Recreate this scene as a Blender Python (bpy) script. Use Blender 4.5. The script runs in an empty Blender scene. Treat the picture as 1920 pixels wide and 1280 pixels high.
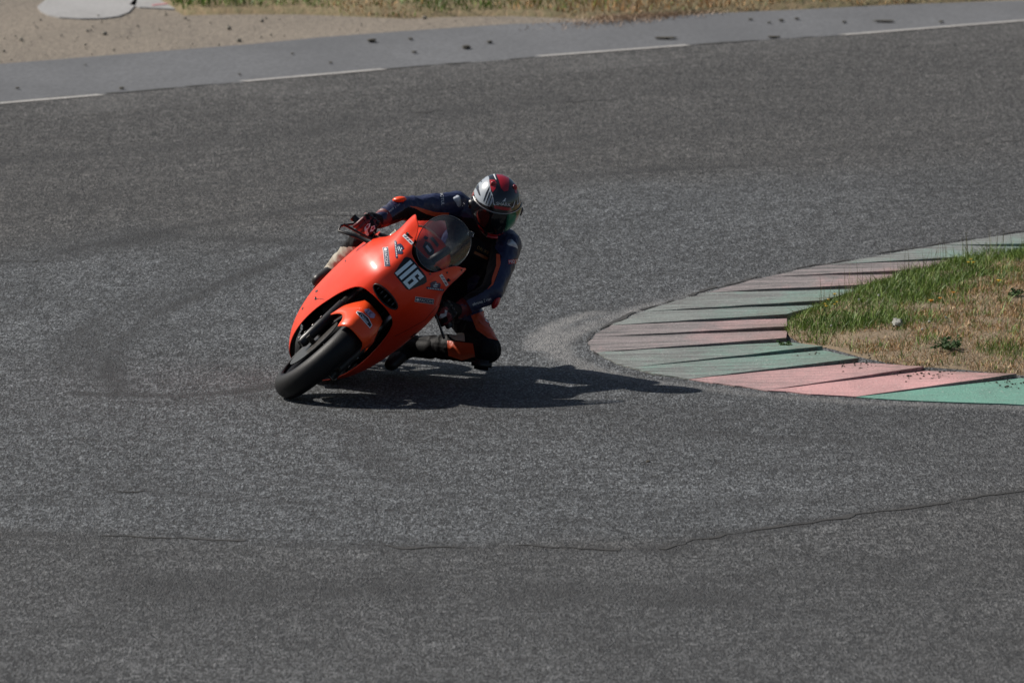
import bpy, bmesh, math, random
import numpy as np
from mathutils import Vector, Matrix, noise
from mathutils.bvhtree import BVHTree
random.seed(3); rng = np.random.default_rng(5)
R = math.radians
sc = bpy.context.scene
C = sc.collection
V = Vector
# ------------------------------------------------------------------ camera, sky, sun, exposure
PITCH = R(7.0); DIST = 57.0; LENS = 384.6; FPX = LENS/36*1920
CAM = V((0, -DIST*math.cos(PITCH), DIST*math.sin(PITCH)))
FWD = V((0, math.cos(PITCH), -math.sin(PITCH))); UP = V((0, math.sin(PITCH), math.cos(PITCH)))
cam = bpy.data.cameras.new('camera'); cam_o = bpy.data.objects.new('camera', cam); C.objects.link(cam_o)
cam_o.location = CAM; cam_o.rotation_euler = (math.pi/2-PITCH, 0, 0)
cam.lens = LENS; cam.sensor_width = 36; cam.clip_start = 1; cam.clip_end = 3000
cam.dof.use_dof = True; cam.dof.focus_distance = 54.6; cam.dof.aperture_fstop = 7.1
sc.camera = cam_o
SUN_EL = R(43); SUN_AZ_BACK = R(28)      # shadows run to the right and a little towards the camera
sdir = V((math.cos(SUN_EL)*math.cos(SUN_AZ_BACK), -math.cos(SUN_EL)*math.sin(SUN_AZ_BACK), -math.sin(SUN_EL)))
w = bpy.data.worlds.new('World'); sc.world = w; w.use_nodes = True
sky = w.node_tree.nodes.new('ShaderNodeTexSky'); sky.sky_type = 'NISHITA'; sky.sun_disc = False
sky.sun_elevation = SUN_EL
sky.sun_rotation = math.atan2(-sdir.x, -sdir.y)
sky.air_density = 1.0; sky.dust_density = 1.5; sky.ozone_density = 1.0
bg = w.node_tree.nodes['Background']; bg.inputs[1].default_value = 0.05
w.node_tree.links.new(sky.outputs[0], bg.inputs[0])
sun = bpy.data.lights.new('sun', 'SUN'); sun.energy = 5.0; sun.angle = R(0.7); sun.color = (1, .94, .86)
sun_o = bpy.data.objects.new('sun', sun); C.objects.link(sun_o)
sun_o.rotation_euler = sdir.to_track_quat('-Z', 'Y').to_euler(); sun_o.location = (-20, 10, 20)
sc.view_settings.view_transform = 'Standard'; sc.view_settings.look = 'None'
sc.view_settings.exposure = 0.08; sc.view_settings.gamma = 1; sc.view_settings.use_curve_mapping = False
sc.cycles.max_bounces = 6; sc.cycles.transparent_max_bounces = 12

# ------------------------------------------------------------------ photo measurements -> places
def ray(px, py):
    return (FWD + V((1, 0, 0))*((px-960)/FPX) + UP*((640-py)/FPX)).normalized()
def PG(px, py, z=0.0):
    d = ray(px, py); t = (z-CAM.z)/d.z; return CAM + d*t
def project(p):
    q = V(p)-CAM; f = q.dot(FWD); return (960+FPX*q.x/f, 640-FPX*q.dot(UP)/f)
CONTACT = PG(541, 746)
def PX(px, py, d):
    r = ray(px, py); t = (CONTACT.y+d-CAM.y)/r.y; return CAM + r*t

# ------------------------------------------------------------------ helpers
def link(o, parent=None):
    C.objects.link(o)
    if parent is not None: o.parent = parent
    return o
def tag(o, label=None, cat=None, group=None, kind=None):
    if label: o['label'] = label
    if cat: o['category'] = cat
    if group: o['group'] = group
    if kind: o['kind'] = kind
    return o
def empty(name, loc, rot=None):
    o = bpy.data.objects.new(name, None); link(o); o.location = loc; o.empty_display_size = .1
    if rot is not None: o.rotation_euler = rot
    return o
def mesh(name, verts, faces, mat, parent=None, smooth=True, off=None):
    me = bpy.data.meshes.new(name)
    if off is not None: verts = [V(v)-off for v in verts]
    me.from_pydata([tuple(v) for v in verts], [], faces); me.update()
    for m in (mat if isinstance(mat, (list, tuple)) else [mat]): me.materials.append(m)
    if smooth: me.polygons.foreach_set('use_smooth', [True]*len(me.polygons))
    return link(bpy.data.objects.new(name, me), parent)
def np_mesh(name, verts, faces, mat, parent=None, col=None, smooth=False):
    me = bpy.data.meshes.new(name); k = faces.shape[1]
    me.vertices.add(len(verts)); me.vertices.foreach_set('co', np.asarray(verts, np.float32).ravel())
    me.loops.add(faces.size); me.loops.foreach_set('vertex_index', faces.astype(np.int32).ravel())
    me.polygons.add(len(faces)); me.polygons.foreach_set('loop_start', np.arange(len(faces), dtype=np.int32)*k)
    me.polygons.foreach_set('loop_total', np.full(len(faces), k, np.int32))
    me.update(calc_edges=True)
    if col is not None:
        a = me.color_attributes.new('tint', 'FLOAT_COLOR', 'POINT'); a.data.foreach_set('color', np.asarray(col, np.float32).ravel())
    me.materials.append(mat)
    if smooth: me.polygons.foreach_set('use_smooth', [True]*len(me.polygons))
    me.validate()
    return link(bpy.data.objects.new(name, me), parent)
def grid_faces(ni, nj, ci=False, cj=False):
    f = []
    for i in range(ni if ci else ni-1):
        for j in range(nj if cj else nj-1):
            a, b = i, (i+1) % ni; c, d = j, (j+1) % nj
            f.append((a*nj+c, b*nj+c, b*nj+d, a*nj+d))
    return f
def grid_mesh(name, rows, mat, parent=None, ci=False, cj=False, thick=0, off=None):
    ni, nj = len(rows), len(rows[0])
    o = mesh(name, [p for r in rows for p in r], grid_faces(ni, nj, ci, cj), mat, parent, off=off)
    if thick:
        s = o.modifiers.new('thickness', 'SOLIDIFY'); s.thickness = thick; s.offset = 0
    return o
def interp(x, pts):
    if x <= pts[0][0]: return pts[0][1]
    for (a, va), (b, vb) in zip(pts, pts[1:]):
        if x <= b:
            t = (x-a)/(b-a); return va+(vb-va)*t
    return pts[-1][1]
def sinterp(x, pts):            # smooth (Catmull-Rom / Hermite) interpolation
    n = len(pts)
    if x <= pts[0][0]: return pts[0][1]
    if x >= pts[-1][0]: return pts[-1][1]
    for i in range(n-1):
        if x <= pts[i+1][0]: break
    x0, y0 = pts[i]; x1, y1 = pts[i+1]; h = x1-x0
    m0 = (y1-pts[i-1][1])/(x1-pts[i-1][0]) if i > 0 else (y1-y0)/h
    m1 = (pts[i+2][1]-y0)/(pts[i+2][0]-x0) if i < n-2 else (y1-y0)/h
    t = (x-x0)/h
    return (2*t**3-3*t*t+1)*y0+(t**3-2*t*t+t)*h*m0+(-2*t**3+3*t*t)*y1+(t**3-t*t)*h*m1
class MB:                       # collects shapes for ONE mesh
    def __init__(s): s.v = []; s.f = []
    def add(s, vs, fs):
        n = len(s.v); s.v += [V(v) for v in vs]; s.f += [tuple(i+n for i in f) for f in fs]
    def tube(s, pts, rad, n=12, cap=True):
        pts = [V(p) for p in pts]
        if not isinstance(rad, (list, tuple)): rad = [rad]*len(pts)
        vs = []; prev = None
        for i, p in enumerate(pts):
            t = (pts[min(i+1, len(pts)-1)]-pts[max(i-1, 0)]).normalized()
            if prev is None: prev = t.orthogonal().normalized()
            a = (prev-t*prev.dot(t)).normalized(); b = t.cross(a); prev = a
            for k in range(n):
                an = 2*math.pi*k/n; vs.append(p+(a*math.cos(an)+b*math.sin(an))*rad[i])
        fs = grid_faces(len(pts), n, False, True)
        if cap: fs += [tuple(range(n))[::-1], tuple(range((len(pts)-1)*n, len(pts)*n))]
        s.add(vs, fs)
    def box(s, c, h, M=None, bev=0.15):
        c = V(c); bm = bmesh.new(); bmesh.ops.create_cube(bm, size=2)
        for v in bm.verts: v.co = V((v.co.x*h[0], v.co.y*h[1], v.co.z*h[2]))
        if bev: bmesh.ops.bevel(bm, geom=bm.edges[:], offset=min(h)*bev*2, segments=2, affect='EDGES')
        bm.verts.index_update()
        vs = [(M @ v.co if M else v.co)+c for v in bm.verts]; fs = [[v.index for v in f.verts] for f in bm.faces]
        bm.free(); s.add(vs, fs)
    def ball(s, c, r, M=None, n=16, m=12):
        c = V(c); r = (r, r, r) if not isinstance(r, (tuple, list)) else r
        vs = []
        for i in range(m+1):
            th = math.pi*i/m
            for k in range(n):
                ph = 2*math.pi*k/n; q = V((r[0]*math.sin(th)*math.cos(ph), r[1]*math.sin(th)*math.sin(ph), r[2]*math.cos(th)))
                vs.append((M @ q if M else q)+c)
        s.add(vs, grid_faces(m+1, n, False, True))
    def capsule(s, a, b, ra, rb, n=16, flat=1.0, fdir=None):
        a = V(a); b = V(b); t = (b-a); L = t.length; t.normalize()
        x = (fdir-t*fdir.dot(t)).normalized() if fdir is not None else t.orthogonal().normalized(); y = t.cross(x)
        st = []
        for i in range(6): st.append((-ra*math.cos(i/5*math.pi/2), ra*math.sin(i/5*math.pi/2)))
        for i in range(6): st.append((L+rb*math.sin(i/5*math.pi/2), rb*math.cos(i/5*math.pi/2)))
        vs = []
        for d, r_ in st:
            r_ = max(r_, .0005)
            for k in range(n):
                an = 2*math.pi*k/n; vs.append(a+t*d+x*math.cos(an)*r_*flat+y*math.sin(an)*r_)
        s.add(vs, grid_faces(12, n, False, True)+[tuple(range(n))[::-1], tuple(range(11*n, 12*n))])
    def build(s, name, mat, parent=None, smooth=True, off=None):
        return mesh(name, s.v, s.f, mat, parent, smooth, off)
def fuse(mb, name, mats, parent, off, voxel=.007, smooth_it=4, wr=0.0, wscale=9):
    """join overlapping volumes into one continuous skin"""
    o = mb.build('tmp', mats[0])
    r = o.modifiers.new('r', 'REMESH'); r.mode = 'VOXEL'; r.voxel_size = voxel
    s = o.modifiers.new('s', 'SMOOTH'); s.iterations = smooth_it; s.factor = .5
    dg = bpy.context.evaluated_depsgraph_get(); me = bpy.data.meshes.new_from_object(o.evaluated_get(dg))
    bpy.data.objects.remove(o)
    n = len(me.vertices); co = np.empty(n*3, np.float32); me.vertices.foreach_get('co', co); co = co.reshape(-1, 3)
    no = np.empty(n*3, np.float32); me.vertices.foreach_get('normal', no); no = no.reshape(-1, 3)
    if wr:
        for i in range(n):
            p = V(co[i]); q = noise.noise_vector(p*4)*.09
            f = noise.ridged_multi_fractal((p+q)*wscale, 1, 2, 3, 1, 2)-1.2
            co[i] += no[i]*f*wr
    if off is not None: co = co-np.array(off, np.float32)
    me.vertices.foreach_set('co', co.ravel()); me.materials.clear()
    for m in mats: me.materials.append(m)
    me.polygons.foreach_set('use_smooth', [True]*len(me.polygons)); me.name = name; me.update()
    return link(bpy.data.objects.new(name, me), parent)

# ------------------------------------------------------------------ materials
def mat(name, col, rough=.5, metal=0, coat=0, var=0, vscale=30, bump=0, bscale=200, spec=.5, coatr=.05):
    m = bpy.data.materials.new(name); m.use_nodes = True; nt = m.node_tree; b = nt.nodes['Principled BSDF']
    b.inputs['Base Color'].default_value = (*col, 1); b.inputs['Roughness'].default_value = rough
    b.inputs['Metallic'].default_value = metal; b.inputs['Coat Weight'].default_value = coat
    b.inputs['Coat Roughness'].default_value = coatr; b.inputs['Specular IOR Level'].default_value = spec
    tc = nt.nodes.new('ShaderNodeTexCoord')
    if var:
        n = nt.nodes.new('ShaderNodeTexNoise'); n.inputs['Scale'].default_value = vscale; n.inputs['Detail'].default_value = 6
        nt.links.new(tc.outputs['Object'], n.inputs['Vector'])
        mx = nt.nodes.new('ShaderNodeMix'); mx.data_type = 'RGBA'
        mx.inputs['A'].default_value = (*[c*(1-var) for c in col], 1); mx.inputs['B'].default_value = (*[min(1, c*(1+var)+.004) for c in col], 1)
        nt.links.new(n.outputs['Fac'], mx.inputs['Factor']); nt.links.new(mx.outputs['Result'], b.inputs['Base Color'])
        mr = nt.nodes.new('ShaderNodeMapRange'); mr.inputs['To Min'].default_value = rough*.8; mr.inputs['To Max'].default_value = min(1, rough*1.25)
        nt.links.new(n.outputs['Fac'], mr.inputs['Value']); nt.links.new(mr.outputs[0], b.inputs['Roughness'])
    if bump:
        n2 = nt.nodes.new('ShaderNodeTexNoise'); n2.inputs['Scale'].default_value = bscale; n2.inputs['Detail'].default_value = 4
        nt.links.new(tc.outputs['Object'], n2.inputs['Vector'])
        bp = nt.nodes.new('ShaderNodeBump'); bp.inputs['Strength'].default_value = bump; bp.inputs['Distance'].default_value = .003
        nt.links.new(n2.outputs['Fac'], bp.inputs['Height']); nt.links.new(bp.outputs[0], b.inputs['Normal'])
    return m
ORANGE = (.90, .048, .010)
M = dict(
 orange=mat('orange_fairing_paint', ORANGE, .42, coat=.30, var=.07, vscale=9, coatr=.16, spec=.3),
 orange_fender=mat('orange_fender_paint', (.90, .075, .010), .40, spec=.3, coat=.3, var=.06, vscale=12, coatr=.15),
 tyre=mat('tyre_rubber', (.008, .008, .009), .5, var=.25, vscale=25, bump=.25, bscale=260, spec=.25),
 black=mat('black_plastic', (.012, .012, .013), .42, var=.2, vscale=30),
 void=mat('dark_interior', (.006, .006, .007), .8),
 alloy=mat('dark_alloy', (.09, .09, .095), .35, metal=.9, var=.2, vscale=40),
 steel=mat('brushed_steel', (.5, .49, .47), .3, metal=1, var=.15, vscale=60),
 navy=mat('navy_leather', (.015, .020, .062), .40, var=.2, vscale=18, bump=.3, bscale=160),
 bleather=mat('black_leather', (.007, .007, .008), .6, var=.25, vscale=20, bump=.35, bscale=160, spec=.12),
 oleather=mat('orange_leather', (.55, .075, .02), .5, var=.12, vscale=14, bump=.25, bscale=160),
 rleather=mat('red_glove_leather', (.12, .007, .012), .5, var=.25, vscale=60, bump=.3),
 bleige=mat('pale_boot_and_sunlit_patch', (.40, .36, .29), .5, var=.12, vscale=16, bump=.2),  # boot leather; also colours the painted sunlit patch on the left leg
 white=mat('white_print', (.72, .74, .76), .4),
 pale=mat('pale_print', (.80, .92, .97), .4),
 silver=mat('silver_armour', (.50, .54, .60), .35, metal=.2, var=.1, vscale=25),
 red=mat('red_print', (.45, .012, .02), .35, coat=.4),
 orangeprint=mat('orange_print', (.6, .12, .02), .45),
 plate=mat('black_vinyl', (.012, .013, .015), .35),
 bluevinyl=mat('navy_vinyl', (.03, .035, .09), .35),
 shell=mat('helmet_black', (.012, .012, .014), .18, coat=.8),
 hwhite=mat('helmet_white', (.42, .46, .50), .25, coat=.6),
 hred=mat('helmet_red', (.36, .008, .016), .22, coat=.8),
 visor=mat('visor_dark', (.006, .007, .009), .12, coat=.5, coatr=.04),
 green=mat('visor_green_reflection', (.006, .09, .06), .12, metal=.7),  # colour of the reflection painted on the visor
 discm=mat('dark_disc_steel', (.10, .095, .09), .35, metal=.9, var=.5, vscale=60),
 rad=mat('radiator_core', (.02, .02, .02), .6, metal=.4, bump=.6, bscale=300),
)
def glass_screen():
    m = bpy.data.materials.new('smoked_screen'); m.use_nodes = True; nt = m.node_tree; nt.nodes.clear()
    out = nt.nodes.new('ShaderNodeOutputMaterial'); tr = nt.nodes.new('ShaderNodeBsdfTransparent'); tr.inputs[0].default_value = (.62, .64, .68, 1)
    gl = nt.nodes.new('ShaderNodeBsdfGlossy'); gl.inputs['Roughness'].default_value = .09
    df = nt.nodes.new('ShaderNodeBsdfDiffuse'); df.inputs[0].default_value = (.42, .44, .47, 1)
    fr = nt.nodes.new('ShaderNodeFresnel'); fr.inputs[0].default_value = 1.5
    m1 = nt.nodes.new('ShaderNodeMixShader'); m1.inputs[0].default_value = .075
    nt.links.new(tr.outputs[0], m1.inputs[1]); nt.links.new(df.outputs[0], m1.inputs[2])
    m2 = nt.nodes.new('ShaderNodeMixShader'); nt.links.new(fr.outputs[0], m2.inputs[0])
    nt.links.new(m1.outputs[0], m2.inputs[1]); nt.links.new(gl.outputs[0], m2.inputs[2]); nt.links.new(m2.outputs[0], out.inputs[0])
    return m
M['screen'] = glass_screen()

class NT:                       # tiny node-graph builder for the ground materials
    def __init__(s, name):
        s.m = bpy.data.materials.new(name); s.m.use_nodes = True; s.nt = s.m.node_tree; s.b = s.nt.nodes['Principled BSDF']
        s.tc = s.nt.nodes.new('ShaderNodeTexCoord').outputs['Object']
    def L(s, a, b): s.nt.links.new(a, b)
    def mapv(s, sc3, src=None):
        n = s.nt.nodes.new('ShaderNodeMapping'); n.inputs['Scale'].default_value = sc3; s.L(src or s.tc, n.inputs[0]); return n.outputs[0]
    def noise(s, vec, scale, detail=4, rough=.55, dist=0):
        n = s.nt.nodes.new('ShaderNodeTexNoise'); n.inputs['Scale'].default_value = scale; n.inputs['Detail'].default_value = detail
        n.inputs['Roughness'].default_value = rough; n.inputs['Distortion'].default_value = dist; s.L(vec, n.inputs['Vector']); return n.outputs['Fac']
    def vor(s, vec, scale, out='Distance'):
        n = s.nt.nodes.new('ShaderNodeTexVoronoi'); n.inputs['Scale'].default_value = scale; s.L(vec, n.inputs['Vector']); return n.outputs[out]
    def rng(s, v, a, b, c=0, d=1):
        n = s.nt.nodes.new('ShaderNodeMapRange'); s.L(v, n.inputs['Value'])
        for k, x in zip(('From Min', 'From Max', 'To Min', 'To Max'), (a, b, c, d)): n.inputs[k].default_value = x
        return n.outputs[0]
    def math(s, op, a, b=None):
        n = s.nt.nodes.new('ShaderNodeMath'); n.operation = op
        for i, x in enumerate((a, b)):
            if x is None: continue
            if isinstance(x, (int, float)): n.inputs[i].default_value = x
            else: s.L(x, n.inputs[i])
        return n.outputs[0]
    def mix(s, f, a, b, mode='MIX'):
        n = s.nt.nodes.new('ShaderNodeMix'); n.data_type = 'RGBA'; n.blend_type = mode
        for k, x in (('Factor', f), ('A', a), ('B', b)):
            if isinstance(x, (int, float)): n.inputs[k].default_value = x
            elif isinstance(x, tuple): n.inputs[k].default_value = (*x, 1)
            else: s.L(x, n.inputs[k])
        return n.outputs['Result']
    def attr(s, name):
        n = s.nt.nodes.new('ShaderNodeAttribute'); n.attribute_name = name; return n
    def sep(s, colsock):
        n = s.nt.nodes.new('ShaderNodeSeparateColor'); s.L(colsock, n.inputs[0]); return n.outputs
    def bump(s, h, strength, dist):
        n = s.nt.nodes.new('ShaderNodeBump'); n.inputs['Strength'].default_value = strength; n.inputs['Distance'].default_value = dist
        s.L(h, n.inputs['Height']); s.L(n.outputs[0], s.b.inputs['Normal'])
    def col(s, c): s.L(c, s.b.inputs['Base Color'])
    def rough(s, r):
        if isinstance(r, (int, float)): s.b.inputs['Roughness'].default_value = r
        else: s.L(r, s.b.inputs['Roughness'])

def asphalt_mat():
    g = NT('worn_asphalt'); t = g.sep(g.attr('tint').outputs['Color'])   # r dust, g rubber marks and broad darker zones, b grey polish
    v1 = g.mapv((1, .20, 1)); v2 = g.mapv((.6, .26, 1))
    fine = g.noise(v1, 95, 3, .78); mid = g.noise(v2, 30, 4, .75); lump_ = g.noise(g.mapv((.8, .32, 1)), 9, 4, .65)
    big = g.noise(g.mapv((1, .5, 1)), .9, 6, .62); big2 = g.noise(g.mapv((.35, .6, 1)), 1.7, 6, .7, .5)
    agg = g.vor(v1, 85, 'Color')
    streak = g.noise(g.mapv((.30, 1, 1)), 11, 5, .75, .8)
    base = g.mix(t[2], (.072, .070, .068), (.084, .090, .096))
    fac = g.math('ADD', g.rng(fine, .28, .72, -.55, 2.55), g.rng(mid, .3, .7, -.7, .7))
    fac = g.math('ADD', fac, g.rng(lump_, .3, .7, -.20, .20))
    fac = g.math('MULTIPLY', fac, g.rng(g.sep(agg)[0], 0, 1, .35, 1.7))
    fac = g.math('MAXIMUM', fac, .10)
    fac = g.math('MULTIPLY', fac, g.rng(streak, .30, .46, .45, 1.0))
    fac = g.math('MULTIPLY', fac, g.rng(big, .32, .68, .84, 1.08)); fac = g.math('MULTIPLY', fac, g.rng(big2, .35, .65, .90, 1.06))
    n = g.nt.nodes.new('ShaderNodeCombineColor')
    for i in range(3): g.L(fac, n.inputs[i])
    c = g.mix(1, base, n.outputs[0], 'MULTIPLY')
    c = g.mix(g.math('MULTIPLY', t[0], g.rng(mid, .35, .6, .45, 1)), c, (.235, .232, .23))
    c = g.mix(g.math('MULTIPLY', t[1], g.rng(mid, .3, .65, .45, 1)), c, (.022, .022, .023))
    chip = g.vor(g.mapv((1, .3, 1)), 16, 'Distance')
    c = g.mix(g.rng(chip, .03, .05, .6, 0), c, (.40, .40, .38))
    g.col(c); g.rough(g.rng(mid, .3, .7, .62, .85)); g.b.inputs['Specular IOR Level'].default_value = .35
    h = g.math('ADD', g.math('MULTIPLY', fine, 1.4), g.math('MULTIPLY', mid, 1.6)); h = g.math('ADD', h, g.math('MULTIPLY', lump_, 1.5))
    g.bump(h, 1.0, .016)
    return g.m
def simple_ground(name, c1, c2, c3, s1=3, s2=40, bump=.5, bd=.01, aniso=.35, rough=.9, spots=None):
    g = NT(name); a = g.noise(g.mapv((1, aniso, 1)), s1, 6, .6); b = g.noise(g.mapv((1, aniso, 1)), s2, 4, .7)
    c = g.mix(g.rng(a, .35, .65), c1, c2); c = g.mix(g.rng(b, .35, .7, 0, .8), c, c3)
    if spots:
        v = g.vor(g.mapv((1, .5, 1)), spots[0]); c = g.mix(g.rng(v, spots[1], spots[1]+.02, .7, 0), c, spots[2])
    g.col(c); g.rough(rough); g.bump(b, bump, bd); return g.m
M['asphalt'] = asphalt_mat()
M['access'] = simple_ground('pale_access_asphalt', (.100, .105, .114), (.140, .146, .157), (.075, .078, .084), 1.1, 30, .5, .007, .4, spots=(16, .05, (.22, .20, .17)))
M['dirt'] = simple_ground('beige_gravel_dirt', (.185, .155, .122), (.130, .110, .088), (.25, .215, .17), 1.2, 26, .8, .02, spots=(9, .04, (.13, .11, .085)))
M['concrete'] = simple_ground('pale_concrete', (.31, .31, .315), (.24, .24, .24), (.36, .355, .35), 2, 30, .2, .004)
M['soil'] = simple_ground('dry_soil', (.21, .155, .095), (.14, .105, .065), (.28, .21, .135), 3, 50, .8, .02, .6)
M['linepaint'] = simple_ground('worn_white_line', (.42, .41, .39), (.30, .29, .28), (.20, .195, .19), 4, 50, .2, .003)
M['seam'] = simple_ground('open_joint', (.030, .030, .030), (.045, .044, .043), (.020, .020, .020), 6, 60, .6, .01)
M['clod'] = simple_ground('dark_clod', (.05, .045, .035), (.035, .032, .026), (.08, .07, .05), 20, 90, .6, .01, 1)
M['clod2'] = simple_ground('weathered_lump', (.22, .20, .17), (.16, .15, .12), (.28, .26, .22), 8, 60, .5, .01)
def vcol_mat(name, rough=.6, trans=.0):
    g = NT(name); g.col(g.attr('tint').outputs['Color']); g.rough(rough)
    if trans: g.b.inputs['Subsurface Weight'].default_value = 0
    return g.m
M['grass'] = vcol_mat('grass_blades', .6)
def kerb_mat(name, paint, worn):
    g = NT(name); t = g.sep(g.attr('tint').outputs['Color'])   # r wear/rubber, g dirt from the island
    n1 = g.noise(g.mapv((1, .25, 1)), 4, 7, .7); n3 = g.noise(g.mapv((1, .4, 1)), 60, 3, .75)
    mp = g.nt.nodes.new('ShaderNodeMapping'); mp.inputs['Rotation'].default_value = (0, 0, R(50)); mp.inputs['Scale'].default_value = (.45, 2.6, 1); g.L(g.tc, mp.inputs[0])
    n2 = g.noise(mp.outputs[0], 5, 8, .72, .5); n4 = g.noise(g.mapv((.5, 1.5, 1)), 14, 6, .75, 1.2)
    c = g.mix(g.rng(n1, .35, .65), paint, tuple(x*.78 for x in paint))
    c = g.mix(g.math('MULTIPLY', t[0], g.rng(n1, .30, .62, .55, 1.15)), c, worn)
    c = g.mix(g.math('MULTIPLY', g.rng(n2, .46, .60, 0, .8), t[0]), c, (.085, .08, .08))
    c = g.mix(g.math('MULTIPLY', g.rng(n4, .52, .68, 0, .7), g.math('ADD', t[0], .25)), c, (.12, .115, .11))
    c = g.mix(g.rng(n3, .58, .72, 0, .5), c, (.50, .48, .45))
    c = g.mix(g.rng(n3, .30, .42, .35, 0), c, (.10, .095, .09))
    c = g.mix(g.math('MULTIPLY', g.rng(n4, .38, .56), t[1]), c, (.13, .105, .08))
    g.col(c); g.rough(.75); g.bump(g.math('ADD', n3, n4), .5, .01); return g.m
M['kgreen'] = kerb_mat('green_kerb_paint', (.13, .36, .275), (.195, .220, .208))
M['kpink'] = kerb_mat('red_kerb_paint', (.66, .345, .34), (.240, .205, .205))

# ------------------------------------------------------------------ the ground
def sheet(name, pts, z, m, nsub=0):
    bm = bmesh.new(); vs = [bm.verts.new((p[0], p[1], z)) for p in pts]; bm.faces.new(vs); bmesh.ops.triangulate(bm, faces=bm.faces[:])
    me = bpy.data.meshes.new(name); bm.to_mesh(me); bm.free(); me.materials.append(m)
    o = link(bpy.data.objects.new(name, me)); o['kind'] = 'structure'; return o
sheet('terrain', [(-900, -400), (900, -400), (900, 1800), (-900, 1800)], -.06, M['soil'])
# far edge of the track (white line) and far edge of the access road, in the photograph
LINE = [(-900, 262), (0, 193), (355, 163), (710, 131), (1280, 86), (1600, 64), (1920, 38), (2900, -36)]
ACC = [(-900, 178), (0, 118), (250, 98), (480, 80), (600, 68), (750, 57), (960, 43), (1160, 37), (1300, 25), (1500, 16), (1700, 6), (1920, -1), (2900, -60)]
def far_pts(arr, z=0): return [PG(x, y, z) for x, y in arr]
line_g = far_pts(LINE); acc_g = far_pts(ACC)
def ext(arr, side):     # carry an edge on past the frame in its own direction
    if side > 0: d = (arr[-1]-arr[-2]).normalized(); return arr[-1]+d*60
    d = (arr[0]-arr[1]).normalized(); return arr[0]+d*60
line_full = [ext(line_g, -1)]+line_g+[ext(line_g, 1)]; acc_full = [ext(acc_g, -1)]+acc_g+[ext(acc_g, 1)]
# dirt shoulder beyond the access road
sheet('dirt_shoulder', [(p.x, p.y-.5) for p in acc_full]+[(acc_full[-1].x, acc_full[-1].y+7), (acc_full[0].x, acc_full[0].y+60)], -.012, M['dirt'])
sheet('access_road', [(p.x, p.y-.8) for p in line_full]+[(p.x, p.y) for p in acc_full[::-1]], -.008, M['access'])
# track: fine grid so that dust, rubber, darker zones and polish can be laid on as measured
def pd(P, poly):        # distance from points to a polyline (metres, ground plane)
    best = np.full(len(P), 1e9); 
    for a, b in zip(poly, poly[1:]):
        a = np.array(a[:2]); b = np.array(b[:2]); d = b-a; t = np.clip(((P-a)@d)/(d@d), 0, 1)
        best = np.minimum(best, np.linalg.norm(P-(a+t[:, None]*d), axis=1))
    return best
def yline(x):           # y of the track's far edge at x
    return np.interp(x, [p.x for p in line_full], [p.y for p in line_full])
xs = np.concatenate([[-60, -40, -25, -15, -9], np.arange(-5, 5.001, .045), [9, 15, 25, 40, 60]])
ys_n = 760
vs = []; 
tt = np.linspace(0, 1, ys_n)
rows = []
for x in xs:
    yl = yline(x); yn = -22.0
    col = yn + (yl-yn)*tt; col[0] = -75
    rows.append(np.stack([np.full(ys_n, x), col, np.zeros(ys_n)], 1))
TV = np.concatenate(rows); P2 = TV[:, :2]
FI = np.array(grid_faces(len(xs), ys_n))
OUT = [(1920, 435), (1810, 451), (1710, 467.5), (1610, 485), (1510, 502.5), (1410, 524), (1335, 545), (1260, 565), (1200, 585), (1150, 606), (1118, 624), (1104, 640), (1110, 654), (1135, 670), (1170, 685), (1230, 700), (1290, 709), (1380, 722.5), (1440, 730), (1525, 737.5), (1605, 742.5), (1710, 750), (1920, 757.5)]
def poly_g(pts): return [PG(x, y) for x, y in pts]
def band(pts, w_, soft=1.0, pw=2): return np.exp(-(pd(P2, poly_g(pts))/w_)**pw*soft)
nz = np.array([noise.fractal(V((p[0]*1.4, p[1]*.5, 0)), 1, 2, 4) for p in P2])
nz2 = np.array([noise.fractal(V((p[0]*.5+7, p[1]*.14, 3)), 1, 2, 4) for p in P2])
dust = 1.0*band([(1330, 548), (1230, 572), (1130, 602), (1070, 625), (1040, 642), (1050, 668), (1100, 690), (1180, 710), (1290, 724), (1440, 742), (1600, 754), (1920, 765)], .075, pw=3)
dust += .5*band([(1600, 492), (1400, 532), (1270, 558), (1180, 588)], .12)
dust += .95*band([(1005, 655), (1012, 630), (1050, 606), (1120, 585)], .065, pw=3)
dust = np.clip(dust*(.75+nz*.9), 0, 1)
dust += np.clip(.28*(pd(P2, [(p.x, p.y) for p in line_g]) < .9)*(.6+nz), 0, 1)*.6
dark = np.zeros(len(P2))
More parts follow.
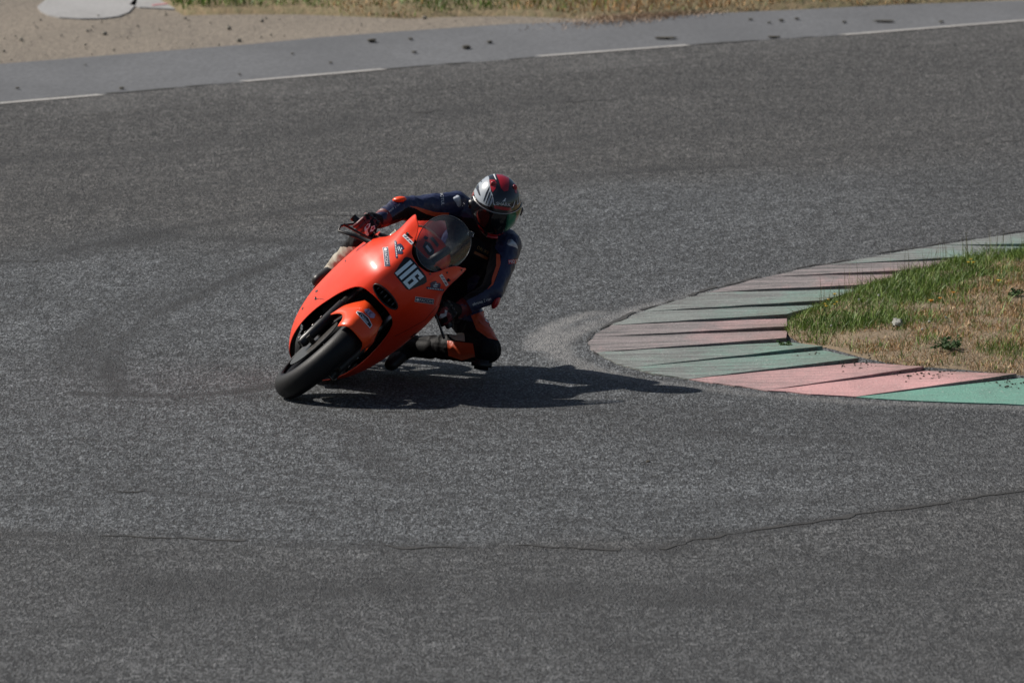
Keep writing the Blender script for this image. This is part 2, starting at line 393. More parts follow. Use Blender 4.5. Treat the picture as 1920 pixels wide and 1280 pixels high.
for pts, w_, k in [([(150, 738), (330, 743), (430, 736), (530, 722)], .08, 1.3), ([(170, 752), (330, 756), (420, 750), (560, 738)], .08, .5), ([(330, 742), (235, 735), (208, 700), (235, 640), (300, 590), (400, 545), (560, 475), (760, 430)], .06, .60), ([(330, 746), (225, 742), (196, 700), (222, 638), (290, 586), (392, 541), (552, 470)], .035, .5),
                   ([(200, 720), (150, 670), (190, 610), (300, 555), (480, 500)], .14, .45), ([(740, 900), (690, 860), (660, 800), (560, 770)], .10, .4), ([(900, 1000), (800, 900), (700, 830)], .10, .18),
                   ([(1920, 922), (1700, 953), (1500, 982), (1300, 1012), (1240, 1030)], .10, .9), ([(1240, 1030), (900, 1028), (500, 1018), (0, 1000)], .12, .6),
                   ([(1000, 1010), (1100, 975), (1250, 960), (1500, 935), (1900, 880)], .16, .3), ([(1000, 1035), (1100, 1050), (1400, 1010)], .15, .3),
                   ([(560, 455), (330, 440), (0, 500)], .16, .7), ([(-20, 480), (300, 430), (640, 385), (1000, 340), (1500, 290), (1920, 240)], .22, .42), ([(0, 300), (400, 270), (700, 225), (1000, 190), (1300, 160)], .28, .45),
                   ([(0, 390), (400, 350), (800, 300), (1300, 235), (1920, 180)], .5, .22), ([(1000, 780), (1300, 800), (1920, 850)], .9, .30), ([(1500, 770), (1920, 790)], .5, .3),
                   ([(0, 1090), (600, 1110), (1200, 1120), (1920, 1080)], 1.3, .30), ([(250, 1090), (450, 1115), (700, 1100)], .35, .35), ([(1050, 1110), (1300, 1120)], .3, .35), ([(0, 1260), (1920, 1260)], 1.6, .28)]:  # the widest entries darken the foreground and the right side
    dark += k*band(pts, w_, pw=3)*np.clip(.85+nz*.6, 0, 1.5)
# faint concentric rubber streaks that follow the line round the kerb
DK = pd(P2, [(p.x, p.y) for p in poly_g(OUT)]); cen = PG(1500, 660); ANG = np.arctan2(P2[:, 1]-cen.y, P2[:, 0]-cen.x)
arc = np.array([noise.noise(V((d*6.0, a*2.2, 9)))+.6*noise.noise(V((d*15.0, a*3.5, 2))) for d, a in zip(DK, ANG)])
dark += .75*np.clip(arc-.10, 0, 1)*np.clip(DK/.5, 0, 1)*np.exp(-(DK/9)**4)
dark = np.clip(dark, 0, 1)
ylx = np.interp(P2[:, 0], [PG(a, 0).x for a in (0, 1)], [0, 0])
zy = P2[:, 1]
# racing line polish: zone between two seams in the photograph
S1 = [PG(x, y) for x, y in [(-400, 560), (0, 490), (330, 440), (600, 400), (960, 370), (1300, 330), (1920, 260), (2400, 220)]]
S2 = [PG(x, y) for x, y in [(-400, 985), (0, 1000), (500, 1018), (900, 1030), (1240, 1030), (1500, 985), (1920, 922), (2400, 860)]]
y1 = np.interp(P2[:, 0], [p.x for p in S1], [p.y for p in S1]); y2 = np.interp(P2[:, 0], [p.x for p in S2], [p.y for p in S2])
blue = 1/(1+np.exp(-(y1-zy+nz2*2)/.5))*1/(1+np.exp(-(zy-y2+nz2*.6)/.15))
blue = np.maximum(blue, .55*(zy < y2)); blue *= np.clip(1-.5*np.clip((P2[:, 0]-1)/2, 0, 1), 0, 1)
asph = np_mesh('track', TV, FI, M['asphalt'], col=np.stack([np.clip(dust, 0, 1), dark, blue, np.ones(len(P2))], 1), smooth=True)
asph['kind'] = 'structure'
def ribbon(name, pts, w0, z, m, jitter=0.0, gaps=0.0, sub=8, kind='structure', seed=1):
    """a thin strip along measured points; jitter and gaps make it an irregular joint"""
    rnd = random.Random(seed); P = [PG(x, y) for x, y in pts]; Q = []
    for a, b in zip(P, P[1:]):
        n = max(2, int((b-a).length/.045))
        for i in range(n): Q.append(a.lerp(b, i/n))
    Q.append(P[-1]); vs = []; fs = []
    for i, p in enumerate(Q):
        t = (Q[min(i+1, len(Q)-1)]-Q[max(i-1, 0)]).normalized(); nrm = V((-t.y, t.x, 0))
        j = (noise.noise(V((i*.09, seed, 0)))+.45*noise.noise(V((i*.37, seed, 5)))+.25*noise.noise(V((i*.9, seed, 8))))*jitter; ww = max(.004, w0*(.9+1.6*noise.noise(V((i*.31, seed*3.3, .5))))) if jitter else w0
        c = p+nrm*j; vs += [(c.x+nrm.x*ww/2, c.y+nrm.y*ww/2, z), (c.x-nrm.x*ww/2, c.y-nrm.y*ww/2, z)]
    on = True; left = 6
    for i in range(len(Q)-1):
        left -= 1
        if left <= 0 and gaps > 0: on = not on; left = rnd.randint(4, 30)*(1 if on else gaps*2)
        if not on: continue
        fs.append((2*i, 2*i+1, 2*i+3, 2*i+2))
    o = mesh(name, vs, fs, m, smooth=False); o['kind'] = kind; return o
for i, seg in enumerate([[(-300, 221), (0, 193), (190, 177)], [(455, 152), (720, 129)], [(1010, 105), (1290, 84)], [(1580, 65), (1920, 38), (2400, 2)]]):
    ribbon('white_line', [(x, y+1.5) for x, y in seg], .09, .004, M['linepaint'])
ribbon('asphalt_joint', LINE, .05, .0025, M['seam'], .02, .12, seed=9)
ribbon('asphalt_joint', [(1240, 1030), (1300, 1012), (1420, 995), (1500, 982), (1600, 964), (1700, 953), (1800, 938), (1920, 920), (2300, 860)], .035, .003, M['seam'], .06, 0, seed=2)
ribbon('asphalt_joint', [(-200, 985), (0, 996), (120, 998), (250, 1007), (320, 1010), (460, 1014), (620, 1018), (900, 1026), (1240, 1030)], .045, .003, M['seam'], .16, .7, seed=4)
ribbon('asphalt_joint', [(170, 925), (240, 924), (330, 918)], .03, .003, M['seam'], .08, .6, seed=5)
ribbon('asphalt_joint', [(0, 492), (180, 475), (330, 443), (560, 410), (800, 396), (1050, 352), (1400, 318), (1920, 262)], .018, .003, M['seam'], .2, .9, seed=6)
ribbon('asphalt_joint', [(780, 212), (900, 200), (1100, 190), (1300, 178)], .05, .003, M['seam'], .25, .7, seed=7)

# ------------------------------------------------------------------ kerb: saw-tooth blocks
OUTF = [(3100, 262), (2700, 322), (2300, 380)]+OUT+[(2300, 765), (2800, 768), (3300, 762)]
og = [PG(x, y, .008) for x, y in OUTF]
cum = [0]
for a, b in zip(og, og[1:]): cum.append(cum[-1]+(b-a).length)
def out_at(s):
    s = max(0, min(cum[-1]-1e-6, s))
    for i in range(len(og)-1):
        if s <= cum[i+1]: return og[i].lerp(og[i+1], (s-cum[i])/(cum[i+1]-cum[i]))
def out_s(px, py):
    p = PG(px, py, .008); best = (1e9, 0)
    for k in range(2000):
        s = cum[-1]*k/1999; d = (out_at(s)-p).length
        if d < best[0]: best = (d, s)
    return best[1]
z2 = lambda X, Y: (960+X/2, 420+Y/2)
BND = [((2650, 330), (2900, 345), 'kpink'), ((2150, 402), (2350, 418), 'kgreen'), (z2(1600, 78), (1960, 456), 'kgreen'), (z2(1180, 150), z2(1830, 115), 'kpink'), (z2(960, 195), z2(1500, 172), 'kpink'),
       (z2(740, 254), z2(1320, 228), 'kgreen'), (z2(490, 326), z2(1165, 287), 'kgreen'), (z2(370, 378), z2(1030, 338), 'kpink'), (z2(300, 422), z2(1032, 384), 'kpink'),
       (z2(322, 478), z2(1028, 427), 'kgreen'), (z2(440, 535), z2(1165, 458), 'kgreen'), (z2(665, 578), z2(1300, 503), 'kpink'), (z2(960, 620), z2(1545, 535), 'kpink'),
       (z2(1290, 645), z2(1890, 562), 'kgreen'), ((2010, 759), (2250, 706), 'kgreen'), ((2400, 766), (2700, 710), 'kpink'), ((2900, 766), (3200, 705), 'kpink')]
WEAR = [.8, .9, 1.0, 1.15, 1.15, 1.1, 1.1, 1.05, 1.05, .95, .75, .35, .1, .1, .1, .1]
kerb = empty('kerb', og[12]); kerb['kind'] = 'structure'
ss = [out_s(*b[0]) for b in BND]
inn = [PG(*b[1], .03) for b in BND]
for i in range(len(BND)-1):
    nu, nv = 14, 10; top = []; colr = []
    for a in range(nv+1):
        t = a/nv; o_ = out_at(ss[i]*(1-t)+ss[i+1]*t)
        # the inner edge continues the boundary lines of this block
        q = inn[i].lerp(inn[i+1], t)
        for b in range(nu+1):
            s = b/nu; p = o_.lerp(q, s)
            z = .006+s*(.004+.022*t)+.0025*noise.noise(V((p.x*6, p.y*2, i)))
            if b == 0: p = p+V((noise.noise(V((p.x*9, p.y*9, 1)))*.012, noise.noise(V((p.x*9, p.y*9, 4)))*.03, 0))
            top.append(V((p.x, p.y, z))); colr.append((WEAR[i]*(1.25-.85*s)+.08, max(0, s-.62)*2.4*(.35+.65*t), 0, 1))
    n0 = len(top); W1 = nu+1
    vs = list(top); fs = [tuple(r_) for r_ in grid_faces(nv+1, W1)]
    ring = [(0, b) for b in range(W1)]+[(a, nu) for a in range(1, nv+1)]+[(nv, b) for b in range(nu-1, -1, -1)]+[(a, 0) for a in range(nv-1, 0, -1)]
    idx = [a*W1+b for a, b in ring]
    for k in idx: vs.append(V((top[k].x, top[k].y, -.03))); colr.append((.9, 1, 0, 1))
    m_ = len(idx)
    for k in range(m_): fs.append((idx[k], n0+k, n0+(k+1) % m_, idx[(k+1) % m_]))
    o = mesh('kerb_block', vs, fs, M[BND[i][2]], kerb, smooth=False, off=kerb.location)
    ca = o.data.color_attributes.new('tint', 'FLOAT_COLOR', 'POINT'); ca.data.foreach_set('color', np.array(colr, np.float32).ravel())
ribbon('kerb_joint', [(x-2, y-1.2) for x, y in OUT if y < 660], .022, .004, M['seam'], .04, .1, seed=11)
ribbon('kerb_joint', [(x-1, y+1) for x, y in OUT if x < 2000 and y > 640], .03, .004, M['seam'], .02, .4, seed=12)

# ------------------------------------------------------------------ grass island and its plants
ISL = [(1475, 622), (1480, 606), (1530, 580), (1590, 556), (1640, 534), (1720, 512), (1800, 492), (1920, 474), (2300, 432), (2900, 355)]   # far side
ISN = [(1475, 622), (1500, 640), (1560, 650), (1620, 668), (1700, 682), (1800, 690), (1930, 703), (2300, 716), (2900, 716)]                 # near side
fa = [PG(x, y) for x, y in ISL]; ne = [PG(x, y) for x, y in ISN]
def isl_y(x): return (np.interp(x, [p.x for p in ne], [p.y for p in ne]), np.interp(x, [p.x for p in fa], [p.y for p in fa]))
def isl_h(x, y):
    a, b = isl_y(x); d = np.minimum(np.minimum((y-a)*.6, (b-y)*.6), (x-fa[0].x+.03)*1.5)
    return .012+.085*(1-np.exp(-np.maximum(d, 0)/.45))
gx = np.linspace(fa[0].x-.01, fa[-1].x, 120); rows = []
for x in gx:
    a, b = isl_y(x); yy = np.linspace(a-.12, b+.08, 60)
    rows.append([V((x, y, float(isl_h(x, y))-.004+.01*noise.noise(V((x*5, y*3, 0))) - (.05 if k in (0, 59) else 0))) for k, y in enumerate(yy)])
rows.insert(0, [V((p.x-.05, p.y, -.02)) for p in rows[0]])
isl = grid_mesh('grass_island', rows, M['soil']); isl['kind'] = 'structure'
def pnoise(x, y, s, z=0): return np.array([noise.fractal(V((a*s, b*s*.6, z)), 1, 2, 3) for a, b in zip(x, y)])
def blades(name, x, y, z, h, wd, col, lean=.5):
    n = len(x); ang = rng.uniform(0, 2*np.pi, n); la = rng.uniform(0, 2*np.pi, n); lm = rng.uniform(.1, 1, n)*lean*h
    bx, by = np.cos(ang)*wd/2, np.sin(ang)*wd/2; dx, dy = np.cos(la)*lm, np.sin(la)*lm
    v = np.zeros((n, 5, 3)); v[:, 0] = np.stack([x-bx, y-by, z], 1); v[:, 1] = np.stack([x+bx, y+by, z], 1)
    v[:, 2] = np.stack([x-bx*.8+dx*.35, y-by*.8+dy*.35, z+h*.55], 1); v[:, 3] = np.stack([x+bx*.8+dx*.35, y+by*.8+dy*.35, z+h*.55], 1)
    v[:, 4] = np.stack([x+dx, y+dy, z+h], 1)
    i = np.arange(n)[:, None]*5
    f = np.concatenate([i+[0, 1, 3], i+[0, 3, 2], i+[2, 3, 4]], 0)
    c = np.ones((n, 5, 4)); c[:, :, :3] = col[:, None, :]
    o = np_mesh(name, v.reshape(-1, 3), f, M['grass'], col=c.reshape(-1, 4)); return tag(o, kind='stuff')
GREEN = np.array([[.17, .27, .035], [.12, .22, .030], [.23, .33, .06], [.08, .15, .025]]); DRY = np.array([[.58, .36, .17], [.46, .29, .14], [.70, .47, .25], [.33, .22, .12]])
# green share: high along the far edge and the tip, low over the middle
GL = [PG(x, y) for x, y in [(1460, 648), (1560, 640), (1640, 622), (1720, 612), (1790, 570), (1860, 535), (1940, 518), (2300, 470), (2900, 400)]]
n = 230000; x = rng.uniform(fa[0].x-.02, 3.4, n); lo, hi = isl_y(x); y = rng.uniform(-3.0, 10, n)
pn = pnoise(x, y, 3.2); pn2 = pnoise(x, y, 9, 4)
k = (y > lo-.10+pn*.25) & (y < hi+.02+pn2*.15) & (pn2 > -.85); x, y, pn, pn2, lo, hi = [q[k] for q in (x, y, pn, pn2, lo, hi)]
gl = np.interp(x, [p.x for p in GL], [p.y for p in GL])
gp = 1/(1+np.exp(-(y-gl+pn*1.5)/.22)); gp = np.maximum(gp, .75*np.exp(-((y-(lo+.45))/.22)**2)*(x > PG(1720, 680).x)*(pn > -.1)); gp = np.maximum(gp, .6*(pn2 > .42))
isg = rng.uniform(0, 1, len(x)) < np.clip(gp*.95+.10, 0, 1)
ci = rng.integers(0, 4, len(x)); col = np.where(isg[:, None], GREEN[ci], DRY[ci])*rng.uniform(.7, 1.3, (len(x), 1))
h = np.where(isg, rng.gamma(3, .0090, len(x)), rng.gamma(3, .0052, len(x)))*(1+.8*np.clip(pn, -.5, 1)); h = np.clip(h, .01, .16)
blades('grass', x, y, isl_h(x, y)-.008, h, rng.uniform(.002, .0048, len(x)), col, 1.1)
# tall thin stalks along the far edge
n = 130; x = rng.uniform(fa[2].x, 3.2, n); lo, hi = isl_y(x); y = hi-rng.exponential(.5, n)
blades('grass', x, y, isl_h(x, y), rng.uniform(.08, .2, n), np.full(n, .003), np.tile([.16, .14, .06], (n, 1))*rng.uniform(.6, 1.4, (n, 1)), .25)
# crumbs of soil on the kerb by the island
def crumbs(name, n, polygon_pts, smin, smax, m, z=0.0, seed=1):
    rr = np.random.default_rng(seed); mb = MB()
    for i in range(n):
        a = rr.integers(0, len(polygon_pts)-1); t = rr.uniform(); p = V(polygon_pts[a]).lerp(V(polygon_pts[a+1]), t)
        px = p.x+rr.normal()*p.z; py = p.y+rr.normal()*p.z*.25; q = PG(px, py, .03); s = rr.uniform(smin, smax)
        mb.ball((q.x, q.y, .03+z), (s, s*rr.uniform(.6, 1.3), s*.6), Matrix.Rotation(rr.uniform(0, 6), 3, 'Z'), 6, 3)
    o = mb.build(name, m, smooth=False); return tag(o, kind='stuff')
crumbs('soil_crumbs', 230, [(1510, 652, 16), (1600, 676, 22), (1700, 694, 26), (1800, 702, 30), (1930, 712, 30)], .002, .008, M['clod'], z=-.012)
def flower(px, py, colm, stem_h, r_, label):
    g = PG(px, py, .09); base = V((g.x, g.y, float(isl_h(g.x, g.y))))
    t = empty('flower', base); tag(t, label, 'flower', 'small yellow flowers in the island grass')
    m1 = MB(); top = V((.004, 0, stem_h)); m1.tube([(0, 0, -.01), (.002, 0, stem_h*.5), top], .0018, 5); m1.build('stem', MSTEM, t)
    m2 = MB(); nP = 12
    for k in range(nP):
        a = 2*math.pi*k/nP; d = V((math.cos(a), math.sin(a)*.9, .35)).normalized(); s = V((-math.sin(a), math.cos(a), 0))*r_*.2
        m2.add([top, top+d*r_*.6+s, top+d*r_+V((0, 0, .001)), top+d*r_*.6-s], [(0, 1, 2, 3)])
    m2.ball(top+V((0, 0, .002)), r_*.38, n=8, m=5); m2.build('petals', colm, t)
MSTEM = mat('flower_stem', (.06, .11, .025), .6); MYEL = mat('yellow_petals', (.75, .50, .02), .6); MORA = mat('amber_petals', (.72, .30, .02), .6); MWHI = mat('white_seed_head', (.6, .6, .55), .8)
z3 = lambda X, Y: (1450+X/4.085, 440+Y/4.085)
for X, Y, mm, s, lab in [(462, 494, MYEL, .012, 'yellow flower highest of the cluster near the green tip of the island'), (412, 541, MYEL, .009, 'small yellow flower in the middle of the tip cluster'),
                     (388, 571, MYEL, .008, 'small yellow flower at the left of the tip cluster'), (398, 590, MYEL, .012, 'yellow flower lowest in the tip cluster, nearest the kerb'),
                     (462, 584, MYEL, .009, 'yellow flower at the right low corner of the tip cluster'), (480, 568, MYEL, .009, 'yellow flower farthest right in the tip cluster'),
                     (1200, 590, MORA, .018, 'amber flower right of the white litter, left one of a pair'), (1270, 573, MORA, .014, 'amber flower right of the white litter, right one of a pair'),
                     (1372, 533, MORA, .014, 'amber flower above and right of the amber pair'), (1720, 445, MYEL, .017, 'yellow flower standing alone in the dry grass at the far right'),
                     (1487, 283, MYEL, .011, 'yellow flower near the top edge, left of three'), (1506, 256, MYEL, .010, 'yellow flower near the top edge, highest of three'), (1525, 286, MYEL, .012, 'yellow flower near the top edge, right of three')]:
    flower(*z3(X, Y), mm, .06, s, lab)
# dark weed
def leafy(name, px, py, w_, h_, n, label, cat, seed):
    rr = random.Random(seed); g = PG(px, py, .08); base = V((g.x, g.y, float(isl_h(g.x, g.y)))); t = empty(name, base); tag(t, label, cat)
    cA = mat(name+'_leaf', (.030, .075, .016), .75, var=.3, vscale=40, spec=.2)
    st = MB(); lf = MB()
    for i in range(n):
        a = rr.uniform(0, 6.28); e = rr.uniform(.25, 1.2); L = rr.uniform(.5, 1)
        d = V((math.cos(a)*math.cos(e)*w_, math.sin(a)*math.cos(e)*w_*1.6, math.sin(e)*h_))*L
        st.tube([(0, 0, 0), d*.5+V((0, 0, .01)), d], .002, 4)
        for k in range(5):
            c = d*rr.uniform(.45, 1.05); s = rr.uniform(.012, .024); u = V((rr.uniform(-1, 1), rr.uniform(-1, 1), rr.uniform(-.2, .5))).normalized(); v_ = u.orthogonal().normalized()
            lf.add([c, c+u*s*.5+v_*s*.35, c+u*s+V((0, 0, -.002)), c+u*s*.5-v_*s*.35], [(0, 1, 2, 3)])
    st.build('stem', MSTEM, t); tag(lf.build('foliage', cA, t), kind='stuff')
leafy('weed_plant', 1780, 643, .11, .07, 34, 'dark green leafy weed growing in the dry brown grass', 'weed', 4)
leafy('weed_plant', 1905, 560, .06, .05, 16, 'small dark green weed at the right edge in dry grass', 'weed', 8)
leafy('weed_plant', 1475, 624, .06, .03, 12, 'tiny green weed at the tip of the island touching the kerb', 'weed', 9)
def lump(name, p, s, m, label, cat, seed=0, group=None):
    mb = MB(); mb.ball((0, 0, 0), 1, n=12, m=8)
    for v in mb.v:
        f = 1+.45*noise.noise(v*1.7+V((seed*3.1, 0, 0))); v.x *= s[0]*f; v.y *= s[1]*f; v.z *= s[2]*f
    o = mb.build(name, m, smooth=False); o.location = p+V((0, 0, s[2]*.6)); return tag(o, label, cat, group)
MLIT = mat('crumpled_white', (.26, .26, .23), .8, var=.4, vscale=40)
g = PG(1683, 603, .09); lit = lump('litter', V((g.x, g.y, float(isl_h(g.x, g.y)))), (.030, .10, .020), MLIT, 'crumpled grey white scrap lying in the green grass', 'litter', 3)
g = PG(1865, 474, .05); lump('concrete_lump', V((g.x, g.y, .01)), (.07, .2, .025), M['clod2'], 'weathered pale concrete lump where the far kerb meets the grass', 'rock', 6)
for X, Y in [(805, 485), (655, 510), (1320, 655), (1195, 680), (1140, 725), (445, 665)]:
    px, py = z3(X, Y); g = PG(px, py, .09)
    lump('litter', V((g.x, g.y, float(isl_h(g.x, g.y))+.02)), (.007, .014, .006), MLIT, 'tiny white fleck lying among the grass of the island', 'litter', X, 'white flecks in the island grass')

# ------------------------------------------------------------------ far side: slabs, clods, grass
def slab(pts, label, seed):
    P = [PG(x, y) for x, y in pts]; c = sum(P, V())/len(P); n_ = len(P)
    vs = [(p-c)+V((0, 0, -.002)) for p in P]+[(p-c)+V((0, 0, -.02)) for p in P]
    fs = [tuple(range(n_))]+[(i, i+n_, (i+1) % n_+n_, (i+1) % n_) for i in range(n_)]
    o = mesh('concrete_slab', vs, fs, M['concrete'], smooth=False); o.location = c; return tag(o, label, 'slab')
slab([(70, 12), (76, 20), (90, 27), (112, 32), (150, 34.5), (190, 34), (222, 30), (242, 22), (255, 8), (262, -20), (110, -20), (82, 2)], 'pale oval concrete slab in the dirt at the far left', 1)
s2 = slab([(243, 8), (262, 13), (335, 17), (362, -22), (270, -22)], 'pale concrete slab with a faint red stripe beside the weeds', 2)
rl = mesh('red_stripe', [PG(x, y, .002)-s2.location for x, y in [(285, 9), (360, 1), (360, 2.5), (285, 11)]], [(0, 1, 2, 3)], mat('faded_red_paint', (.5, .2, .22), .7), s2, smooth=False)
for i, (px, py, s, lab) in enumerate([(698, 77.5, .026, 'largest dark clod on the access road left of the frame centre'), (874, 90, .026, 'dark clod on the access road just above the white line, above the rider'), (770, 74, .015, 'small clod between two larger ones on the access road, nearer its far edge'), (777, 98.5, .016, 'small clod close to the white line right of the centre dash'), (918, 80, .018, 'brownish clod right of the one above the rider'), (620, 118, .012, ''), (228, 166, .015, 'dark clod beside the line at the left end of the access road'), (33, 166, .012, 'small clod near the left edge of the frame on the access road'), (548, 101, .010, ''),
                                (1407, 37, .013, ''), (1465, 39, .016, 'larger clod of the small group right of the frame centre on the access road'), (1494, 36, .015, 'rightmost clod of the small group on the access road'), (1583, 42, .014, 'single clod right of the small group on the access road'), (1765, 41.5, .015, 'rightmost dark clod on the access road beside the white line'), (449, 140, .010, ''), (160, 122, .008, ''), (1442, 43, .012, '')]):
    g = PG(px, py); lump('dirt_clod', g, (s*1.2, s*1.8, s*.42), M['clod'], lab or 'tiny dark clod of dirt lying alone on the pale access road', 'clod', i, 'dirt clods on the access road')
for px, py, L, lab in [(1250, 72, .08, 'flat dark scrap of rubber lying alone in the middle of the access road'), (1657, 40.5, .075, 'flat dark scrap of rubber near the right end of the access road'), (1450, 70, .045, 'flat dark scrap of rubber lying against the far edge joint of the track')]:
    g = PG(px, py); lump('rubber_scrap', g, (L, .04, .006), M['clod'], lab, 'scrap', px, 'rubber scraps on the access road')
g = PG(1215, 866); lump('dirt_clod', g, (.01, .02, .006), M['clod'], 'tiny dark speck on the asphalt in the foreground right of centre', 'clod', 77)
# stones scattered in the dirt
mb = MB(); rr = np.random.default_rng(11)
for i in range(260):
    px = rr.uniform(-100, 1000); top = np.interp(px, [a for a, b in ACC], [b for a, b in ACC]); py = top-rr.uniform(1, 75); q = PG(px, py)
    s = rr.gamma(2, .0024); mb.ball((q.x, q.y, 0), (s, s*1.5, s*.8), None, 6, 4)
tag(mb.build('gravel', M['clod2'], smooth=False), kind='stuff')
# far grass: its near edge in the photograph
FG = [(150, -40), (250, -30), (345, 26), (420, 24), (560, 24), (640, 27), (760, 32), (830, 29), (960, 27), (1100, 33), (1200, 30), (1300, 24), (1460, 17), (1700, 6), (2100, -14), (2700, -45)]
fgp = [PG(x, y) for x, y in FG]
rowsg = [[V((p.x, p.y-.05, -.03)), V((p.x, p.y+.05, .02)), V((p.x, p.y+.8, .10)), V((p.x, p.y+3, .16)), V((p.x, p.y+30, .3)), V((p.x*1.5, p.y+200, .5))] for p in fgp]
M['drysoil'] = simple_ground('dry_grass_ground', (.27, .195, .11), (.19, .14, .075), (.12, .12, .05), 2.2, 18, .8, .03)
fb = grid_mesh('dry_grass_bank', rowsg, M['drysoil']); fb['kind'] = 'structure'
n = 70000; x = rng.uniform(fgp[1].x, 4.2, n); e = np.interp(x, [p.x for p in fgp], [p.y for p in fgp]); dd = rng.uniform(0, 7, n)**1.1; y = e+dd
pn = pnoise(x, y, 1.3, 2); k = (dd > .05+pn*.25); x, y, pn, dd = x[k], y[k], pn[k], dd[k]
base_g = np.interp(x, [PG(a, 20).x for a in (300, 500, 700, 760, 900, 960, 1200)], [1.5, 1.2, .5, 1.0, 1.0, .5, .1])
isg = rng.uniform(0, 1, len(x)) < np.clip(base_g+pn*1.0-(dd > 1.6)*.35, .03, .97)
col = np.where(isg[:, None], GREEN[rng.integers(0, 4, len(x))], DRY[rng.integers(0, 4, len(x))]*np.array([1, .88, .7]))*rng.uniform(.7, 1.3, (len(x), 1))
zz = np.interp(dd, [0, .8, 3, 30], [0, .10, .16, .3])
hh = np.clip(rng.gamma(3, .013, len(x))*(1+pn), .01, .16)*np.where((x < PG(460, 20).x) & isg, 1.6, 1)
blades('far_grass', x, y, zz, hh, rng.uniform(.006, .012, len(x)), col, .8)
n = 2600; x = PG(1215, 30).x+rng.normal(0, .28, n); y = PG(1215, 34).y+.15+rng.normal(0, .22, n)+(x-PG(1215, 33).x)*1.0
blades('far_grass', x, y, np.zeros(n), rng.uniform(.005, .03, n), rng.uniform(.004, .008, n), np.tile([.34, .22, .13], (n, 1))*rng.uniform(.6, 1.2, (n, 1)), 2.5)

# ================================================================== the motorcycle
LEAN = R(47); YAW = R(-3.0)
ROT = Matrix.Rotation(YAW, 3, 'Z') @ Matrix.Rotation(LEAN, 3, 'Y')
BLOC = CONTACT+V((0, 0, .062))-ROT @ V((0, 0, .062))
bike = empty('motorcycle', BLOC, ROT.to_euler())
tag(bike, 'bright orange race motorcycle numbered 116 leaning hard into the left turn', 'motorcycle')
def BW(p): return BLOC+ROT @ V(p)            # bike frame -> world
MW = Matrix.Translation(BLOC) @ ROT.to_4x4()
# bike frame: x = its left side (towards the kerb), y = backwards, z = up
AX_F = V((0, 0, .30)); AX_R = V((0, 1.40, .315))
STEER = R(5.5); RAKE = R(24); sax = V((0, math.sin(RAKE), math.cos(RAKE))); spt = V((0, .02, .30))
MS = Matrix.Rotation(STEER, 3, sax)
def st(p): return spt+MS @ (V(p)-spt)        # steered parts
def lathe_x(prof, cen, n=72, steer=False, shut=True):
    vs = []
    for k in range(n):
        a = 2*math.pi*k/n
        for x, r in prof:
            p = cen+V((x, r*math.sin(a), r*math.cos(a))); vs.append(st(p) if steer else p)
    return vs, grid_faces(n, len(prof), True, shut)
def wheel(name, cen, Rw, hw, steer, label=None):
    prof = []
    rh = Rw-.062*hw/.062
    for k in range(25):                      # outer crown
        a = math.pi*(k/24)-math.pi/2; prof.append((hw*math.sin(a), Rw-hw*1.0+hw*math.cos(a)**.92 if math.cos(a) > 0 else Rw-hw))
    prof += [(hw*.93, Rw-hw-.022), (hw*.72, .222*Rw/.3), (-hw*.72, .222*Rw/.3), (-hw*.93, Rw-hw-.022)]
    root = bpy.data.objects.new(name, None); link(root, bike)
    v, f = lathe_x(prof, cen, 96, steer); mesh('tyre', v, f, M['tyre'], root)
    mb = MB(); ri = .222*Rw/.3
    v, f = lathe_x([(-hw*.75, ri+.006), (-hw*.68, ri-.012), (-hw*.3, ri-.03), (hw*.3, ri-.03), (hw*.68, ri-.012), (hw*.75, ri+.006), (hw*.6, ri+.002), (-hw*.6, ri+.002)], cen, 64, steer); mb.add(v, f)
    for k in range(5):
        a = 2*math.pi*k/5+.3; d = V((0, math.sin(a), math.cos(a)))
        p0 = cen+d*.03; p1 = cen+d*(ri-.02)
        if steer: p0, p1 = st(p0), st(p1)
        mb.tube([p0, p0.lerp(p1, .5), p1], [.018, .013, .016], 8)
    a0, a1 = cen+V((-.05, 0, 0)), cen+V((.05, 0, 0)); mb.tube([st(a0) if steer else a0, st(a1) if steer else a1], .032, 20)
    mb.build('rim', M['black'], root)
    return root
fw = wheel('front_wheel', AX_F, .300, .065, True)
rw = wheel('rear_wheel', AX_R, .315, .092, False)
for sx in (-1, 1):
    v, f = lathe_x([(sx*.068, .03), (sx*.068, .157), (sx*.073, .157), (sx*.073, .03)], AX_F, 64, True); mesh('brake_disc', v, f, M['discm'], fw, smooth=False)  # discs filled in almost to the hub so the wheel's shadow closes up
v, f = lathe_x([(-.1, .06), (-.1, .108), (-.105, .108), (-.105, .06)], AX_R, 48); mesh('brake_disc', v, f, M['steel'], rw, smooth=False)
